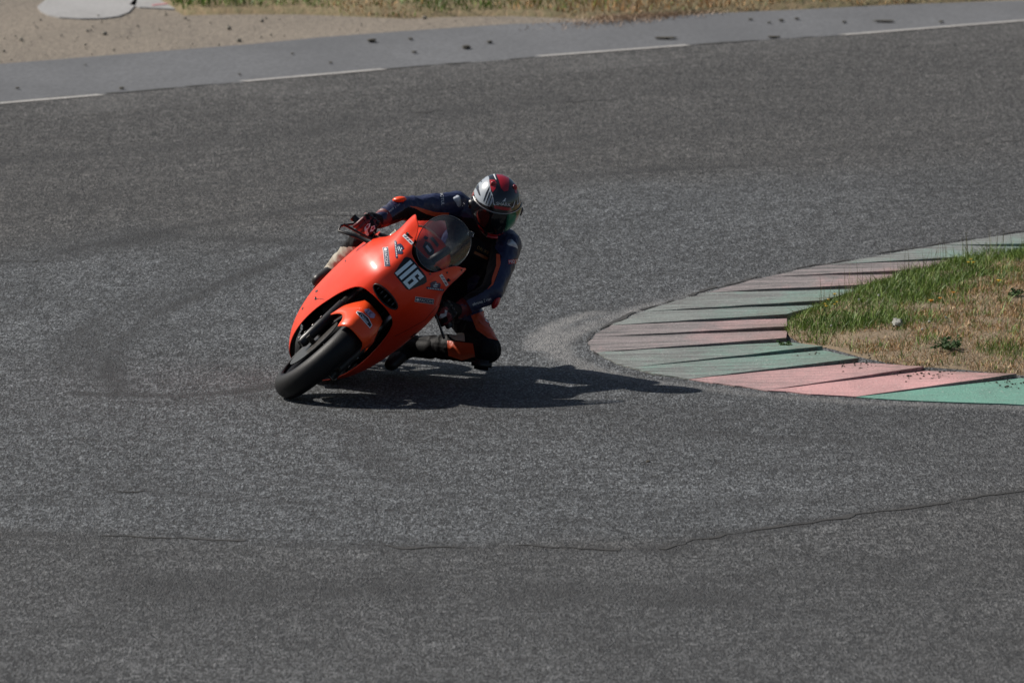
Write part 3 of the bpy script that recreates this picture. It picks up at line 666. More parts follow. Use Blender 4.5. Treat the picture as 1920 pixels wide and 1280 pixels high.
# fork legs with calipers
for sx in (-1, 1):
    mb = MB(); foot = V((sx*.112, .005, .245)); top = V((sx*.105, .33, .98))
    leg = lambda t: st(foot.lerp(top, t))
    mb.tube([leg(0), leg(.02), leg(.1), leg(.38), leg(.385)], [.020, .027, .027, .027, .021], 20); fl = mb.build('fork_leg', M['black'], bike)
    m2 = MB(); m2.tube([leg(.38), leg(.62)], .0215, 20); m2.build('fork_stanchion', M['steel'], fl)
    m3 = MB(); m3.tube([leg(.62), leg(1)], .028, 20); m3.build('fork_outer_tube', M['alloy'], fl)
    m4 = MB(); m4.box(st((sx*.095, .115, .38)), (.022, .028, .055), MS @ Matrix.Rotation(R(-24), 3, 'X'))
    m4.tube([st((sx*.122, .09, .40)), st((sx*.128, .09, .40))], .016, 12); m4.tube([st((sx*.122, .12, .36)), st((sx*.128, .12, .36))], .016, 12)
    cal = m4.build('brake_caliper', M['black'], bike)
    for q in ((.01, .262), (.028, .30), (.05, .35), (.075, .405)):
        m5 = MB(); m5.tube([st((sx*.130, q[0], q[1])), st((sx*.142, q[0], q[1]))], .0075, 8); m5.build('bolt', M['steel'], fl)
    m6 = MB(); m6.tube([st((sx*.10, .13, .42)), st((sx*.085, .16, .52)), st((sx*.06, .18, .66)), st((sx*.03, .26, .8))], .0055, 8); m6.build('brake_hose', M['black'], bike)
mb = MB(); mb.tube([st((-.12, 0, .30)), st((.12, 0, .30))], .014, 16); mb.build('axle', M['steel'], fw)
# front fender: crown over the tyre with side flaps reaching the fork
def fender():
    rows = []
    prof = [(-1.0, 0), (-.93, .2), (-.8, .45), (-.62, .72), (-.4, .92), (-.15, 1), (.15, 1), (.4, .92), (.62, .72), (.8, .45), (.93, .2), (1, 0)]
    for k in range(29):
        t = k/28; a = R(-48+t*118)                     # angle from the top, forward is negative
        half = .084+.020*math.sin(math.pi*min(1, t*1.3))**1
        base_r = .318-.010*(t < .05)
        down = .05+.11*math.exp(-((t-.42)/.2)**2)    # flaps hang lowest at the fork
        row = []
        for (u, h) in prof:
            x = u*half; r = base_r+.022*h-(1-h)*down*(abs(u) > .6)*1.0*(abs(u)-.6)/.4
            x *= 1+.22*(abs(u) > .9)*math.exp(-((t-.42)/.2)**2)
            row.append(st(AX_F+V((x, r*math.sin(a), r*math.cos(a)))))
        rows.append(row)
    o = grid_mesh('front_fender', rows, M['orange_fender'], bike, thick=.004); return o
fend = fender()
# ---- the fairing
Wz = [(.065, .045), (.10, .11), (.2, .185), (.35, .236), (.51, .256), (.68, .262), (.77, .258), (.82, .248), (.865, .224), (.91, .200), (.95, .191), (.99, .189), (1.03, .191), (1.08, .190), (1.12, .185)]
Yn = [(.085, .36), (.12, .33), (.3, .21), (.5, .085), (.62, .01), (.69, -.035), (.75, -.065), (.80, -.07), (.86, -.05), (.93, -.005), (1.0, .06), (1.08, .14)]
Fa = [(0, 0), (.1, .22), (.2, .43), (.35, .65), (.45, .82), (.52, .92), (.6, .985), (.7, 1.0), (1, .90)]
Ga = [(0, 0), (.1, .008), (.2, .032), (.35, .105), (.45, .19), (.5, .24), (.6, .34), (.8, .62), (1, .95)]
Zb = [(0, .690), (.1, .688), (.2, .668), (.28, .62), (.34, .54), (.39, .42), (.43, .30), (.47, .18), (.51, .10), (.56, .07), (.65, .065), (1, .12)]
Zt = [(0, .95), (.1, .963), (.14, .983), (.18, 1.013), (.22, 1.044), (.27, 1.070), (.33, 1.080), (.38, 1.084), (.42, 1.075), (.455, 1.03), (.51, .955), (.57, .90), (.66, .865), (.8, .84), (1, .82)]
def fair_pt(a, z):
    s = 1 if a >= 0 else -1; b = abs(a)
    q = min(1, max(0, (z-.80)/.22)); q = q*q*(3-2*q); x = sinterp(z, Wz)*sinterp(min(1, b*(1+.5*q)), Fa)
    x = x*(1-.0*(b))
    y = sinterp(z, Yn)+sinterp(b, Ga)
    return V((s*x, y, z))
NA, NVv = 140, 70
rows = []
for i in range(-NA, NA+1):
    a = i/NA; a = math.copysign(abs(a)**1.15, a) if a else 0
    zb, zt = sinterp(abs(a), Zb), sinterp(abs(a), Zt)
    rows.append([fair_pt(a, zb+(zt-zb)*j/NVv) for j in range(NVv+1)])
IC = (.0, .731, .081, .030)                  # nose intake: an oval
n2 = NVv+1; vsf = [p for r_ in rows for p in r_]; fsf = []
for f in grid_faces(len(rows), n2):
    c = sum((vsf[k] for k in f), V())/4
    if c.y < .12 and ((c.x-IC[0])/IC[2])**2+((c.z-IC[1])/IC[3])**2 < 1: continue
    fsf.append(f)
M['liner'] = M['void']
fair = mesh('fairing', vsf, fsf, M['orange'], bike)
sd = fair.modifiers.new('thickness', 'SOLIDIFY'); sd.thickness = .004; sd.offset = -1
fair.data.materials.append(M['void'])
# inner face dark: find orientation later by normals (solidify inner shell uses material offset)
sd.material_offset = 1; sd.material_offset_rim = 0
bpy.context.view_layer.update()
def bvh_of(objs):
    dg = bpy.context.evaluated_depsgraph_get(); vs = []; fs = []
    for o in objs:
        e = o.evaluated_get(dg); me = e.to_mesh(); mw = o.matrix_world; n = len(vs)
        vs += [mw @ v.co for v in me.vertices]; fs += [[i+n for i in p.vertices] for p in me.polygons]; e.to_mesh_clear()
    return BVHTree.FromPolygons(vs, fs)
def decal(name, polys, target, m, parent, off=.0018, maxlen=3.0, zjump=.06):
    """flat print (polygons given where the photograph shows them) laid onto a surface in 3D, following its curvature"""
    inv = parent.matrix_world.inverted(); bm = bmesh.new()
    for poly in polys:
        vs = [bm.verts.new((x, y, 0)) for x, y in poly]
        try: bm.faces.new(vs)
        except ValueError: pass
    bmesh.ops.triangulate(bm, faces=bm.faces[:])
    for _ in range(5):
        es = [e for e in bm.edges if e.calc_length() > maxlen]
        if not es: break
        bmesh.ops.subdivide_edges(bm, edges=es, cuts=1); bmesh.ops.triangulate(bm, faces=[f for f in bm.faces if len(f.verts) > 3])
    return _drape(name, bm, target, m, parent, inv, off, zjump)
def _drape(name, bm, target, m, parent, inv, off, zjump):
    bad = set()
    for v in bm.verts:
        d = ray(v.co.x, v.co.y); hit, nrm, idx, dist = target.ray_cast(CAM, d)
        if hit is None: bad.add(v); continue
        if nrm.dot(d) > 0: nrm = -nrm
        v.co = inv @ (hit+nrm*off)
    bmesh.ops.delete(bm, geom=list(bad), context='VERTS')
    far = [f for f in bm.faces if max(e.calc_length() for e in f.edges) > zjump]
    bmesh.ops.delete(bm, geom=far, context='FACES')
    me = bpy.data.meshes.new(name); bmesh.ops.recalc_face_normals(bm, faces=bm.faces[:]); bm.to_mesh(me); bm.free(); me.materials.append(m); me.polygons.foreach_set('use_smooth', [True]*len(me.polygons))
    return link(bpy.data.objects.new(name, me), parent)
def text_px(body, cx, cy, width, ang, hscale=1.0, shear=0, bold=0, sx=None):
    """text outline as polygons in photo pixels, centred at cx, cy, rotated by ang (degrees, clockwise)"""
    cu = bpy.data.curves.new('t', 'FONT'); cu.body = body; cu.align_x = 'CENTER'; cu.align_y = 'CENTER'; cu.shear = shear; cu.offset = bold; cu.resolution_u = 3
    o = bpy.data.objects.new('t', cu); C.objects.link(o); dg = bpy.context.evaluated_depsgraph_get(); dg.update()
    me = bpy.data.meshes.new_from_object(o.evaluated_get(dg)); bpy.data.objects.remove(o)
    x0 = min(v.co.x for v in me.vertices); x1 = max(v.co.x for v in me.vertices); y0 = min(v.co.y for v in me.vertices); y1 = max(v.co.y for v in me.vertices)
    k = width/(x1-x0); c, s = math.cos(R(ang)), math.sin(R(ang))
    def T(v):
        X = (v.x-(x0+x1)/2)*k; Y = -(v.y-(y0+y1)/2)*k*hscale; return (cx+X*c-Y*s, cy+X*s+Y*c)
    return [[T(me.vertices[i].co) for i in p.vertices] for p in me.polygons]
def box_px(cx, cy, w_, h_, ang, cut=0):
    c, s = math.cos(R(ang)), math.sin(R(ang))
    P = [(-w_/2, -h_/2), (w_/2, -h_/2), (w_/2, h_/2), (-w_/2, h_/2)]
    return [(cx+x*c-y*s, cy+x*s+y*c) for x, y in P]
def ell_px(cx, cy, a_, b_, ang, n=20):
    c, s = math.cos(R(ang)), math.sin(R(ang))
    return [(cx+a_*math.cos(t)*c-b_*math.sin(t)*s, cy+a_*math.cos(t)*s+b_*math.sin(t)*c) for t in [2*math.pi*k/n for k in range(n)]]
zz1 = lambda pts: [(500+x/2.666, 300+y/2.666) for x, y in pts]
zz2 = lambda pts: [(640+x/7.11, 380+y/7.11) for x, y in pts]
zz3 = lambda pts: [(820+x/7.11, 300+y/7.11) for x, y in pts]
zz4 = lambda pts: [(500+x/5.82, 540+y/5.82) for x, y in pts]
zz5 = lambda pts: [(700+x/7.11, 540+y/7.11) for x, y in pts]
zz7 = lambda pts: [(820+x/6.74, 430+y/6.74) for x, y in pts]
FB = bvh_of([fair])
# intake: rim and bowl
rim = []; bowl = MB()
mb = MB(); ringp = []
for k in range(48):
    t = 2*math.pi*k/48; x = IC[2]*math.cos(t); z = IC[1]+IC[3]*math.sin(t)
    hit = FB.ray_cast(BW((x*1.04, -.6, IC[1]+(z-IC[1])*1.08)), ROT @ V((0, 1, 0)))[0]
    ringp.append(V((x, (MW.inverted() @ hit).y if hit else -.05, z)))
ringp.append(ringp[0]); mb.tube(ringp, .0045, 8, cap=False); mb.build('intake_rim', M['black'], bike)
rr_ = []
for j in range(8):
    t = j/7; rr_.append([V((p.x*(1-.25*t), p.y+.10*t, IC[1]+(p.z-IC[1])*(1-.25*t))) for p in ringp[:-1]])
rr_.append([V((0, ringp[0].y+.10, IC[1]))]*48)
grid_mesh('intake_duct', rr_, M['void'], bike, cj=True)
mb = MB()
for k in range(-2, 3): mb.box((k*.027, ringp[12].y+.045, IC[1]), (.004, .002, .024), bev=0)
mb.build('intake_grille', M['alloy'], bike)
# windscreen: a bubble disc sitting in the nose
def scr(x, z): return -.018+(z-.93)*1.18+x*x*5.2
def scr_pt(r, th):
    x = .014+.131*r*math.cos(th); z = 1.096+.129*r*math.sin(th)
    if z < .95+x*x*3.0: pass
    return V((x, scr(x, z)-.012*(1-r*r), z))
rows = [[scr_pt(j/24, 2*math.pi*i/72) for i in range(72)] for j in range(25)]
ws = grid_mesh('windscreen', rows, M['screen'], bike, cj=True)
mb = MB(); mb.tube([scr_pt(1, 2*math.pi*i/72) for i in range(73)], .0022, 6, cap=False); mb.build('screen_edge', mat('clear_edge', (.10, .105, .11), .3), ws)
# screws round the screen
for px, py in [(786, 434), (778, 470), (806, 514), (775, 471), (810, 511), (838, 511), (865, 506)]:
    h = FB.ray_cast(CAM, ray(px, py))
    if h[0]:
        mb = MB(); p = MW.inverted() @ h[0]; nn = (ROT.inverted() @ h[1]); nn = nn if nn.y < 0 else -nn
        mb.tube([p, p+nn*.004], .0045, 10); mb.build('screw', M['alloy'], bike)
for px, py in [(764, 440), (840, 525)]:
    h = FB.ray_cast(CAM, ray(px, py))
    if h[0]:
        mb = MB(); p = MW.inverted() @ h[0]; nn = (ROT.inverted() @ h[1]); nn = nn if nn.y < 0 else -nn
        mb.tube([p, p+nn*.012], [.009, .006], 12); mb.build('rubber_plug', M['black'], bike)
# number plate 116 and stickers
bpy.context.view_layer.update()
plate = decal('number_board', [zz2([(862, 722), (930, 740), (1000, 815), (1130, 985), (1140, 1055), (1100, 1085), (905, 1165), (865, 1150), (700, 945), (712, 925), (835, 740)])], FB, M['plate'], bike, .0015)
def num_rects(cx, cy, rects, ux=(.66, .75), vy=(.76, -.65)):
    T = lambda u, v: (640+(cx+u*ux[0]+v*vy[0])/7.11, 380+(cy+u*ux[1]+v*vy[1])/7.11)
    return [[T(a, c), T(b, c), T(b, d), T(a, d)] for a, b, c, d in rects]
for cx, cy in ((832, 872), (887, 927)): decal('race_number', num_rects(cx, cy, [(-25, 25, -134, 134)]), FB, M['pale'], bike, .003)
decal('race_number', num_rects(958, 1022, [(-63, -20, -130, 130), (-20, 63, -130, -88), (20, 63, -88, 34), (-20, 20, -8, 34), (-20, 63, 88, 130), (20, 63, 58, 88)]), FB, M['pale'], bike, .003)
def facom(cx, cy, ang, w_=34, h_=8.5):
    decal('sticker', [box_px(cx, cy, w_+1.5, h_+1.5, ang)], FB, M['white'], bike, .0016)
    decal('sticker', [box_px(cx, cy, w_, h_, ang)], FB, M['bluevinyl'], bike, .0026)
    c, s = math.cos(R(ang)), math.sin(R(ang)); k = w_*.39
    decal('sticker_print', text_px('FACOM', cx+2.8*c, cy+2.8*s, w_*.72, ang, 1.05, bold=.0)+[ell_px(cx-k*c, cy-k*s, 2.7, 2.7, 0, 10)], FB, M['white'], bike, .0036, 9)
facom(724.5, 481.5, 84); facom(795.5, 563, 8)
def shield(cx, cy, ang):
    c, s = math.cos(R(ang)), math.sin(R(ang)); T = lambda P: [(cx+x*c-y*s, cy+x*s+y*c) for x, y in P]
    decal('sticker', [T([(-17, 5), (-14, 3.5), (17, 5.5), (16, 9), (-16, 8)]), T([(-9, 4), (-10, -3), (-7, -6), (-3, -4.5), (0, -9), (3, -4.5), (7, -6), (10, -3), (9, 4.5)])], FB, M['bluevinyl'], bike, .0018)
    decal('sticker_print', [T([(-5, 0), (4, -3), (5, -2), (-4, 1.2)]), T([(-4, 2.5), (3, 1), (4, 2), (-3, 3.4)]), T([(-2, -4), (1, -5), (2, -4), (-1, -3)])]
          +[T([(-13+i*3.1, 5.4), (-11.4+i*3.1, 5.5), (-11.4+i*3.1, 7.3), (-13+i*3.1, 7.2)]) for i in range(9)], FB, M['pale'], bike, .003)
shield(749, 467, 83); shield(816, 535, 6)
for cx, cy, ang in [(765, 449, 44), (832, 525, 58)]:
    decal('sticker', [box_px(cx, cy, 24, 6, ang)], FB, M['white'], bike, .0018)
    c, s = math.cos(R(ang)), math.sin(R(ang))
    decal('sticker_print', [[(cx+x*c-y*s, cy+x*s+y*c) for x, y in P] for P in [[(-10, 1), (-6, -1.8), (-4, -1.6), (-8, 1.6)], [(-4, 1.2), (0, -1.5), (2, -1.2), (-2, 1.7)], [(2, 1.2), (6, -1.4), (10, 0), (6, 1.6)]]], FB, M['bluevinyl'], bike, .003)
# scuffs and screws along the lit flank
for X, Y, a_, b_, an in [(394, 505, .8, 2.2, 20), (180, 742, 1.0, 3.0, 25), (250, 655, 1.6, 3.2, 50), (141, 800, .9, 3.5, 5), (248, 692, 2.2, 1.2, 40)]: decal('scuff', [ell_px(500+X/2.666, 300+Y/2.666, a_, b_, an, 9)], FB, M['alloy'], bike, .0015)
for X, Y in [(258, 737), (232, 770), (445, 695), (245, 690), (520, 845)]:
    px, py = 500+X/2.666, 300+Y/2.666; h = FB.ray_cast(CAM, ray(px, py))
    if h[0]:
        mb = MB(); p = MW.inverted() @ h[0]; nn = (ROT.inverted() @ h[1]); nn = nn if nn.dot(ROT.inverted() @ ray(px, py)) < 0 else -nn
        mb.tube([p, p+nn*.004], .007, 12); mb.build('screw', M['alloy'], bike)
def seam(pts, w_=1.0):
    L_ = []; R_ = []
    for i, (x, y) in enumerate(pts):
        a = V(pts[max(i-1, 0)]); b = V(pts[min(i+1, len(pts)-1)]); d = (b-a).normalized(); L_.append((x-d.y*w_/2, y+d.x*w_/2)); R_.append((x+d.y*w_/2, y-d.x*w_/2))
    decal('panel_gap', [L_+R_[::-1]], FB, M['void'], bike, .0012)
seam(zz1([(240, 700), (262, 692), (290, 697)]), .7); seam(zz1([(640, 880), (700, 850), (790, 800), (850, 730)]), .55)
decal('flank_vent', [zz5([(480, 655), (560, 595), (650, 575), (600, 620), (530, 655)])], FB, M['void'], bike, .0016)
mb = MB(); mb.box(scr_pt(1, R(62))+V((.0, .004, .004)), (.016, .003, .012), Matrix.Rotation(R(-28), 3, 'Y')); mb.build('clear_tab', M['screen'], bike)
FNB = bvh_of([fend])
decal('sticker', [zz4([(975, 270), (990, 252), (1040, 268), (1110, 325), (1150, 405), (1125, 440), (1075, 385), (1010, 310)])], FNB, M['pale'], bike, .0016)
decal('sticker', [zz4([(982, 270), (993, 258), (1038, 274), (1104, 330), (1142, 403), (1124, 430), (1080, 380), (1014, 305)])], FNB, M['plate'], bike, .0026)
decal('sticker_print', text_px('Ohlins', 500+1062/5.82, 540+338/5.82, 21, 47, 1.0), FNB, M['pale'], bike, .0036, 9)
decal('sticker', [zz4([(1060, 235), (1110, 225), (1185, 290), (1170, 330), (1130, 325), (1075, 270)])], FNB, mat('faded_lilac_sticker', (.45, .38, .55), .4), bike, .0018)
decal('sticker_print', text_px('LK', 500+1118/5.82, 540+275/5.82, 11, 45, 1.2, bold=.0), FNB, M['bluevinyl'], bike, .003, 9)
# inside and behind the fairing
mb = MB(); mb.box((0, .36, .56), (.165, .03, .16)); rad = mb.build('radiator', M['rad'], bike)
mb = MB(); mb.box((0, .62, .50), (.19, .20, .20)); mb.box((0, .72, .34), (.17, .22, .13)); mb.tube([(-.22, .75, .38), (.22, .75, .38)], .09, 24); mb.build('engine', M['black'], bike)
mb = MB(); mb.box((0, .60, .72), (.20, .42, .12)); mb.build('air_box', M['void'], bike)
mb = MB(); mb.box((0, .30, .83), (.13, .03, .10)); mb.box((0, .12, .80), (.06, .10, .05)); mb.build('front_subframe', M['void'], bike)
mb = MB(); mb.box(st((0, .305, .955)), (.13, .03, .014)); mb.box(st((0, .24, .72)), (.13, .03, .018)); mb.build('triple_clamp', M['alloy'], bike)
mb = MB()                                     # tank: lofted rounded block
def loft(name, secs, m, parent, n=40, off=None, thick=0):
    rows = []
    for (y, cz, hw, hh, p) in secs:
        row = []
        for k in range(n):
            a = 2*math.pi*k/n; c, s = math.cos(a), math.sin(a)
            row.append(V((hw*math.copysign(abs(c)**p, c), y, cz+hh*math.copysign(abs(s)**p, s))))
        rows.append(row)
    return grid_mesh(name, rows, m, parent, cj=True)
tank = loft('fuel_tank', [(.36, .93, .02, .02, .7), (.37, .93, .10, .07, .7), (.42, .94, .125, .095, .65), (.52, .94, .135, .11, .65), (.68, .93, .14, .11, .7), (.8, .92, .14, .11, .75), (.9, .885, .09, .07, .8), (.95, .86, .02, .03, .9)], M['orange'], bike)
loft('seat', [(.86, .85, .02, .01, .8), (.9, .85, .10, .03, .7), (1.1, .85, .13, .035, .6), (1.3, .89, .12, .04, .6), (1.36, .92, .02, .02, .8)], M['black'], bike)
loft('tail_fairing', [(1.02, .82, .02, .02, .8), (1.05, .82, .13, .05, .7), (1.3, .86, .13, .06, .7), (1.42, .93, .12, .07, .7), (1.62, .97, .07, .04, .8), (1.72, .98, .02, .01, .9)], M['orange'], bike)
mb = MB()
for sx in (-1, 1):
    mb.tube([(sx*.10, .80, .42), (sx*.125, 1.1, .36), (sx*.125, 1.42, .315)], [.035, .03, .022], 12)
mb.build('swingarm', M['alloy'], bike)
mb = MB(); mb.tube([(-.02, .45, .16), (-.03, .8, .13), (-.12, 1.0, .22), (-.17, 1.2, .42), (-.18, 1.45, .55)], [.03, .035, .03, .055, .05], 16); mb.build('exhaust', M['steel'], bike)
for sx in (-1, 1):
    mb = MB(); mb.tube([(sx*.15, .98, .37), (sx*.24, .98, .37)], .012, 10); mb.build('foot_peg', M['alloy'], bike)
# cockpit seen through the screen
mb = MB(); mb.box((.045, .26, 1.035), (.020, .020, .062), Matrix.Rotation(R(-35), 3, 'X') @ Matrix.Rotation(R(10), 3, 'Y')); dash = mb.build('dashboard', M['black'], bike)
mb = MB(); mb.tube([(-.08, .2, .97), (-.03, .19, .955), (.02, .2, .965), (.05, .24, .99)], [.012, .022, .022, .015], 12); mb.build('fairing_stay', M['black'], bike)
for sx in (-1, 1):
    mb = MB(); mb.tube([st((sx*.10, .37, .90)), st((sx*.12, .37, .86)), st((sx*.23, .40, .835))], [.018, .013, .0125], 12)
    mb.build('clip_on_bar', M['black'], bike)
    m2 = MB(); m2.tube([st((sx*.235, .40, .835)), st((sx*.355, .435, .815)), st((sx*.37, .44, .813))], [.017, .017, .019], 16); m2.build('handlebar_grip', M['black'], bike)
    m3 = MB(); m3.tube([st((sx*.17, .36, .84)), st((sx*.22, .335, .83)), st((sx*.30, .32, .800)), st((sx*.385, .345, .765))], [.007, .006, .0055, .007], 8); m3.build('lever', M['black'], bike)
mb = MB(); mb.tube([st((-.335, .43, .812)), st((-.385, .38, .745)), st((-.38, .33, .725)), st((-.31, .30, .775)), st((-.22, .30, .82))], [.008, .007, .006, .011, .013], 8); mb.build('lever_guard', M['black'], bike)
mb = MB(); mb.tube([st((-.17, .37, .88)), st((-.17, .37, .935))], .022, 14); mb.tube([st((-.17, .37, .935)), st((-.17, .37, .942))], .024, 14); mb.build('brake_reservoir', mat('translucent_reservoir', (.45, .42, .36), .3), bike)
bpy.context.view_layer.update()
TB = bvh_of([tank])
for P in ([(1085, 585), (1120, 510), (1185, 545), (1240, 640), (1215, 720), (1150, 690)], [(1180, 480), (1215, 455), (1300, 560), (1280, 600)], [(1090, 470), (1115, 440), (1160, 470), (1130, 500)]):
    decal('tank_sticker', [zz2(P)], TB, M['plate'], tank, .002)
decal('tank_sticker_print', [zz2([(1120, 590), (1140, 565), (1200, 640), (1180, 665)])], TB, M['pale'], tank, .0035)

# ================================================================== the rider
def bp(x, y, z): return BW(V((x, y, z)))
def sb(x, y, z): return BW(st((x, y, z)))
PB = V((PX(900, 690, .9).x, PX(900, 690, .9).y, 0))
rider = empty('person', PB)
tag(rider, 'racer in navy, black and orange leathers hanging off the orange motorcycle, knee down', 'person')
wristR = PX(710, 414, .52); wristL = PX(859, 583, .55)
elR = PX(748, 392, .66); shR = PX(858, 386, .92)
elL = PX(923, 546, .62); shL = PX(952, 459, .86)
neck = PX(912, 425, .93); chest = PX(895, 470, 1.0); belly = PX(868, 520, 1.15); hip = PX(838, 540, 1.32)
kneeL = PX(912, 655, .86); ankL = bp(.21, 1.07, .45); hipL = PX(850, 555, 1.25); hipR = PX(812, 520, 1.33)
kneeR = bp(-.25, .74, .74); ankR = bp(-.235, 1.04, .47)
ankL = PX(774, 647, 1.12)
mb = MB(); fd = V((1, 0, 0))
mb.capsule(chest, neck, .125, .09, 24); mb.capsule(belly, chest, .15, .165, 24); mb.capsule(hip, belly, .165, .15, 24)
mb.capsule(shR, chest, .075, .14, 20); mb.capsule(shL, chest, .078, .14, 20); mb.capsule(shR, shL, .07, .07, 20)
mb.capsule(PX(905, 400, 1.05), PX(860, 470, 1.35), .10, .12, 20)     # back hump
mb.capsule(shR, elR, .076, .060, 20); mb.capsule(elR, wristR, .060, .041, 20)
mb.capsule(shL, elL, .078, .060, 20); mb.capsule(elL, wristL, .060, .040, 20)
mb.capsule(hipL, kneeL, .105, .072, 20); mb.capsule(kneeL, ankL, .076, .052, 20)
mb.capsule(kneeL.lerp(ankL, .2), kneeL.lerp(ankL, .6), .072, .066, 16)
mb.capsule(hipR, kneeR, .105, .075, 20); mb.capsule(kneeR, ankR, .066, .045, 20)
mb.ball(PX(929, 386, .82), (.075, .09, .10))
mb.capsule(PX(929, 400, .84), neck, .06, .065, 16)
SUITM = [M['bleather'], M['navy'], M['oleather'], M['bleige'], M['rleather']]
body = fuse(mb, 'body', SUITM, rider, PB, .0050, 7, wr=.007, wscale=11)
bpy.context.view_layer.update()
def inpoly(x, y, P):
    c = False; n = len(P)
    for i in range(n):
        x1, y1 = P[i]; x2, y2 = P[i-1]
        if (y1 > y) != (y2 > y) and x < (x2-x1)*(y-y1)/(y2-y1)+x1: c = not c
    return c
ZONES = [(1, [(690, 340), (800, 340), (880, 340), (890, 410), (842, 404), (812, 402), (783, 392), (765, 388), (735, 408), (700, 425), (680, 420)]),
         (1, [(940, 400), (1000, 400), (1000, 560), (960, 590), (890, 604), (862, 598), (855, 574), (905, 548), (928, 528), (936, 505), (940, 480), (928, 465)]),
         (1, zz7([(380, 640), (480, 560), (540, 600), (500, 700), (450, 760), (380, 800)])),
         ]
SLEG = kneeR-BW((0, 0, 0))
vco = [v.co+PB for v in body.data.vertices]
for p in body.data.polygons:
    c = sum((vco[k] for k in p.vertices), V())/len(p.vertices); x, y = project(c); mi = 0
    if x < 680 and y > 463: mi = 3
    elif (c-CAM).dot(FWD) < (PX(900, 400, 1.16)-CAM).dot(FWD):
        for k, P in ZONES:
            if inpoly(x, y, P): mi = k
    elif y < 460: mi = 1
    p.material_index = mi
BB = bvh_of([body])
for P in (zz1([(712, 231), (745, 233), (840, 260), (912, 264), (908, 280), (838, 281), (795, 270), (745, 244)]),
          zz7([(745, 310), (790, 318), (800, 430), (778, 500), (750, 580), (705, 700), (625, 765), (685, 690), (690, 620), (745, 460)]),
          zz5([(1300, 370), (1480, 300), (1560, 340), (1650, 560), (1680, 700), (1530, 670), (1490, 545), (1380, 560)]),
          zz5([(985, 700), (1330, 740), (1360, 910), (1180, 960), (1000, 900)])):
    decal('suit_panel_or_sunlit_patch', [P], BB, M['oleather'], body, .0015, 2.5)
decal('suit_panel_or_sunlit_patch', [zz5([(1015, 620), (1100, 600), (1215, 600), (1225, 715), (1100, 700), (1010, 650)])], BB, M['bleige'], body, .0030, 2.5)  # sunlight on the lower leg, painted as a pale patch
# lettering on the suit
decal('lettering', text_px('MOTUL', 829, 372, 26, 84, 1.0, bold=.0), BB, M['white'], body, .002, 9)
decal('lettering', [box_px(966, 490, 27, 8, -6)], BB, M['red'], body, .002)
decal('lettering', text_px('MOTUL', 966, 490, 25, -6, 1.1, bold=.0), BB, M['white'], body, .0035, 9)
decal('lettering', text_px("chrono 2 run", 903, 565, 36, -18, 1.1, shear=.2, bold=.0), BB, M['white'], body, .002, 9)
decal('lettering', text_px('chrono 2 run', 737, 391, 30, -36, 1.1, shear=.2), BB, M['silver'], body, .002, 9)
decal('lettering', text_px('DRI IKE', 906, 469, 24, 26, 1.1), BB, mat('gold_print', (.22, .13, .03), .5), body, .002, 9)
decal('lettering', [box_px(902, 479, 28, 5.5, 26)], BB, mat('dull_orange_print', (.25, .07, .01), .5), body, .002)
decal('lettering', text_px('G', 915, 598, 11, 28, 1.0, bold=.0), BB, M['pale'], body, .002, 9)
# shoulder cups
def cup(px, py, rx, rz, ang, m, name='shoulder_cup', off=.004, h=.018):
    hit = BB.ray_cast(CAM, ray(px, py)); p0, nn = hit[0], hit[1]
    if nn.dot(ray(px, py)) > 0: nn = -nn
    right = (V((1, 0, 0))-nn*nn.x).normalized(); up = nn.cross(right); c, s = math.cos(R(ang)), math.sin(R(ang))
    rows = []
    for i in range(9):
        r_ = i/8; row = []
        for k in range(24):
            t = 2*math.pi*k/24; e = 1+.18*math.cos(3*t+1.57)
            X = rx*r_*math.cos(t)*e; Y = rz*r_*math.sin(t)*e
            row.append(p0+right*(X*c-Y*s)+up*(X*s+Y*c)+nn*(off+h*(1-r_**2.2))-nn*(.022*r_**2)-PB)
        rows.append(row)
    o = mesh(name, [q for r_ in rows for q in r_], grid_faces(9, 24, False, True), m, body); return o
cup(857.5, 374, .033, .036, -20, M['silver'], h=.012); cup(959, 456, .036, .034, 15, M['silver'], h=.012)
mb = MB(); mb.ball(PX(749, 374, .63)-PB, (.036, .03, .016), Matrix.Rotation(R(-6), 3, 'Y'), 20, 14); mb.build('elbow_guard', M['orange_fender'], body)
mb = MB(); mb.ball(PX(930, 566, .60)-PB, (.018, .03, .040), Matrix.Rotation(R(28), 3, 'Y'), 20, 14); mb.build('elbow_guard', M['red'], body)
# knee slider
mb = MB(); sp = PX(903, 682, .84); mb.box(sp-PB, (.052, .055, .026), Matrix.Rotation(R(8), 3, 'Y'), .3); mb.build('knee_slider', M['black'], body)
# boots
def boot(name, ank, toe, heel_dir, m, mtoe):
    b = MB(); o0 = (toe-ank).normalized()
    b.capsule(ank+heel_dir*.13, ank, .052, .045, 18); b.capsule(ank, ank+o0*.02, .047, .045, 18)
    heel = ank-o0*.05-heel_dir*.05
    b.capsule(heel, toe-heel_dir*.045, .034, .03, 18); b.capsule(ank, toe-heel_dir*.03, .042, .030, 18)
    o = fuse(b, name, [m, mtoe], rider, PB, .006, 3)
    for p in o.data.polygons:
        q = o.data.vertices[p.vertices[0]].co+PB
        if (q-ank).dot(o0) > .08 or (q-ank).dot(heel_dir) < -.055: p.material_index = 1
    return o
toeL = PX(745, 684, .98)
boot('boot', PX(768, 652, 1.10), toeL, (kneeL-ankL).normalized(), M['bleather'], M['black'])
toeR = PX(600, 520, .88); aR = PX(638, 499, 1.0)
boot('boot', aR, toeR, (PX(666, 464, .80)-aR).normalized(), M['bleige'], M['black'])
mb = MB(); mb.capsule(aR, PX(664, 466, .80), .042, .050, 20); 
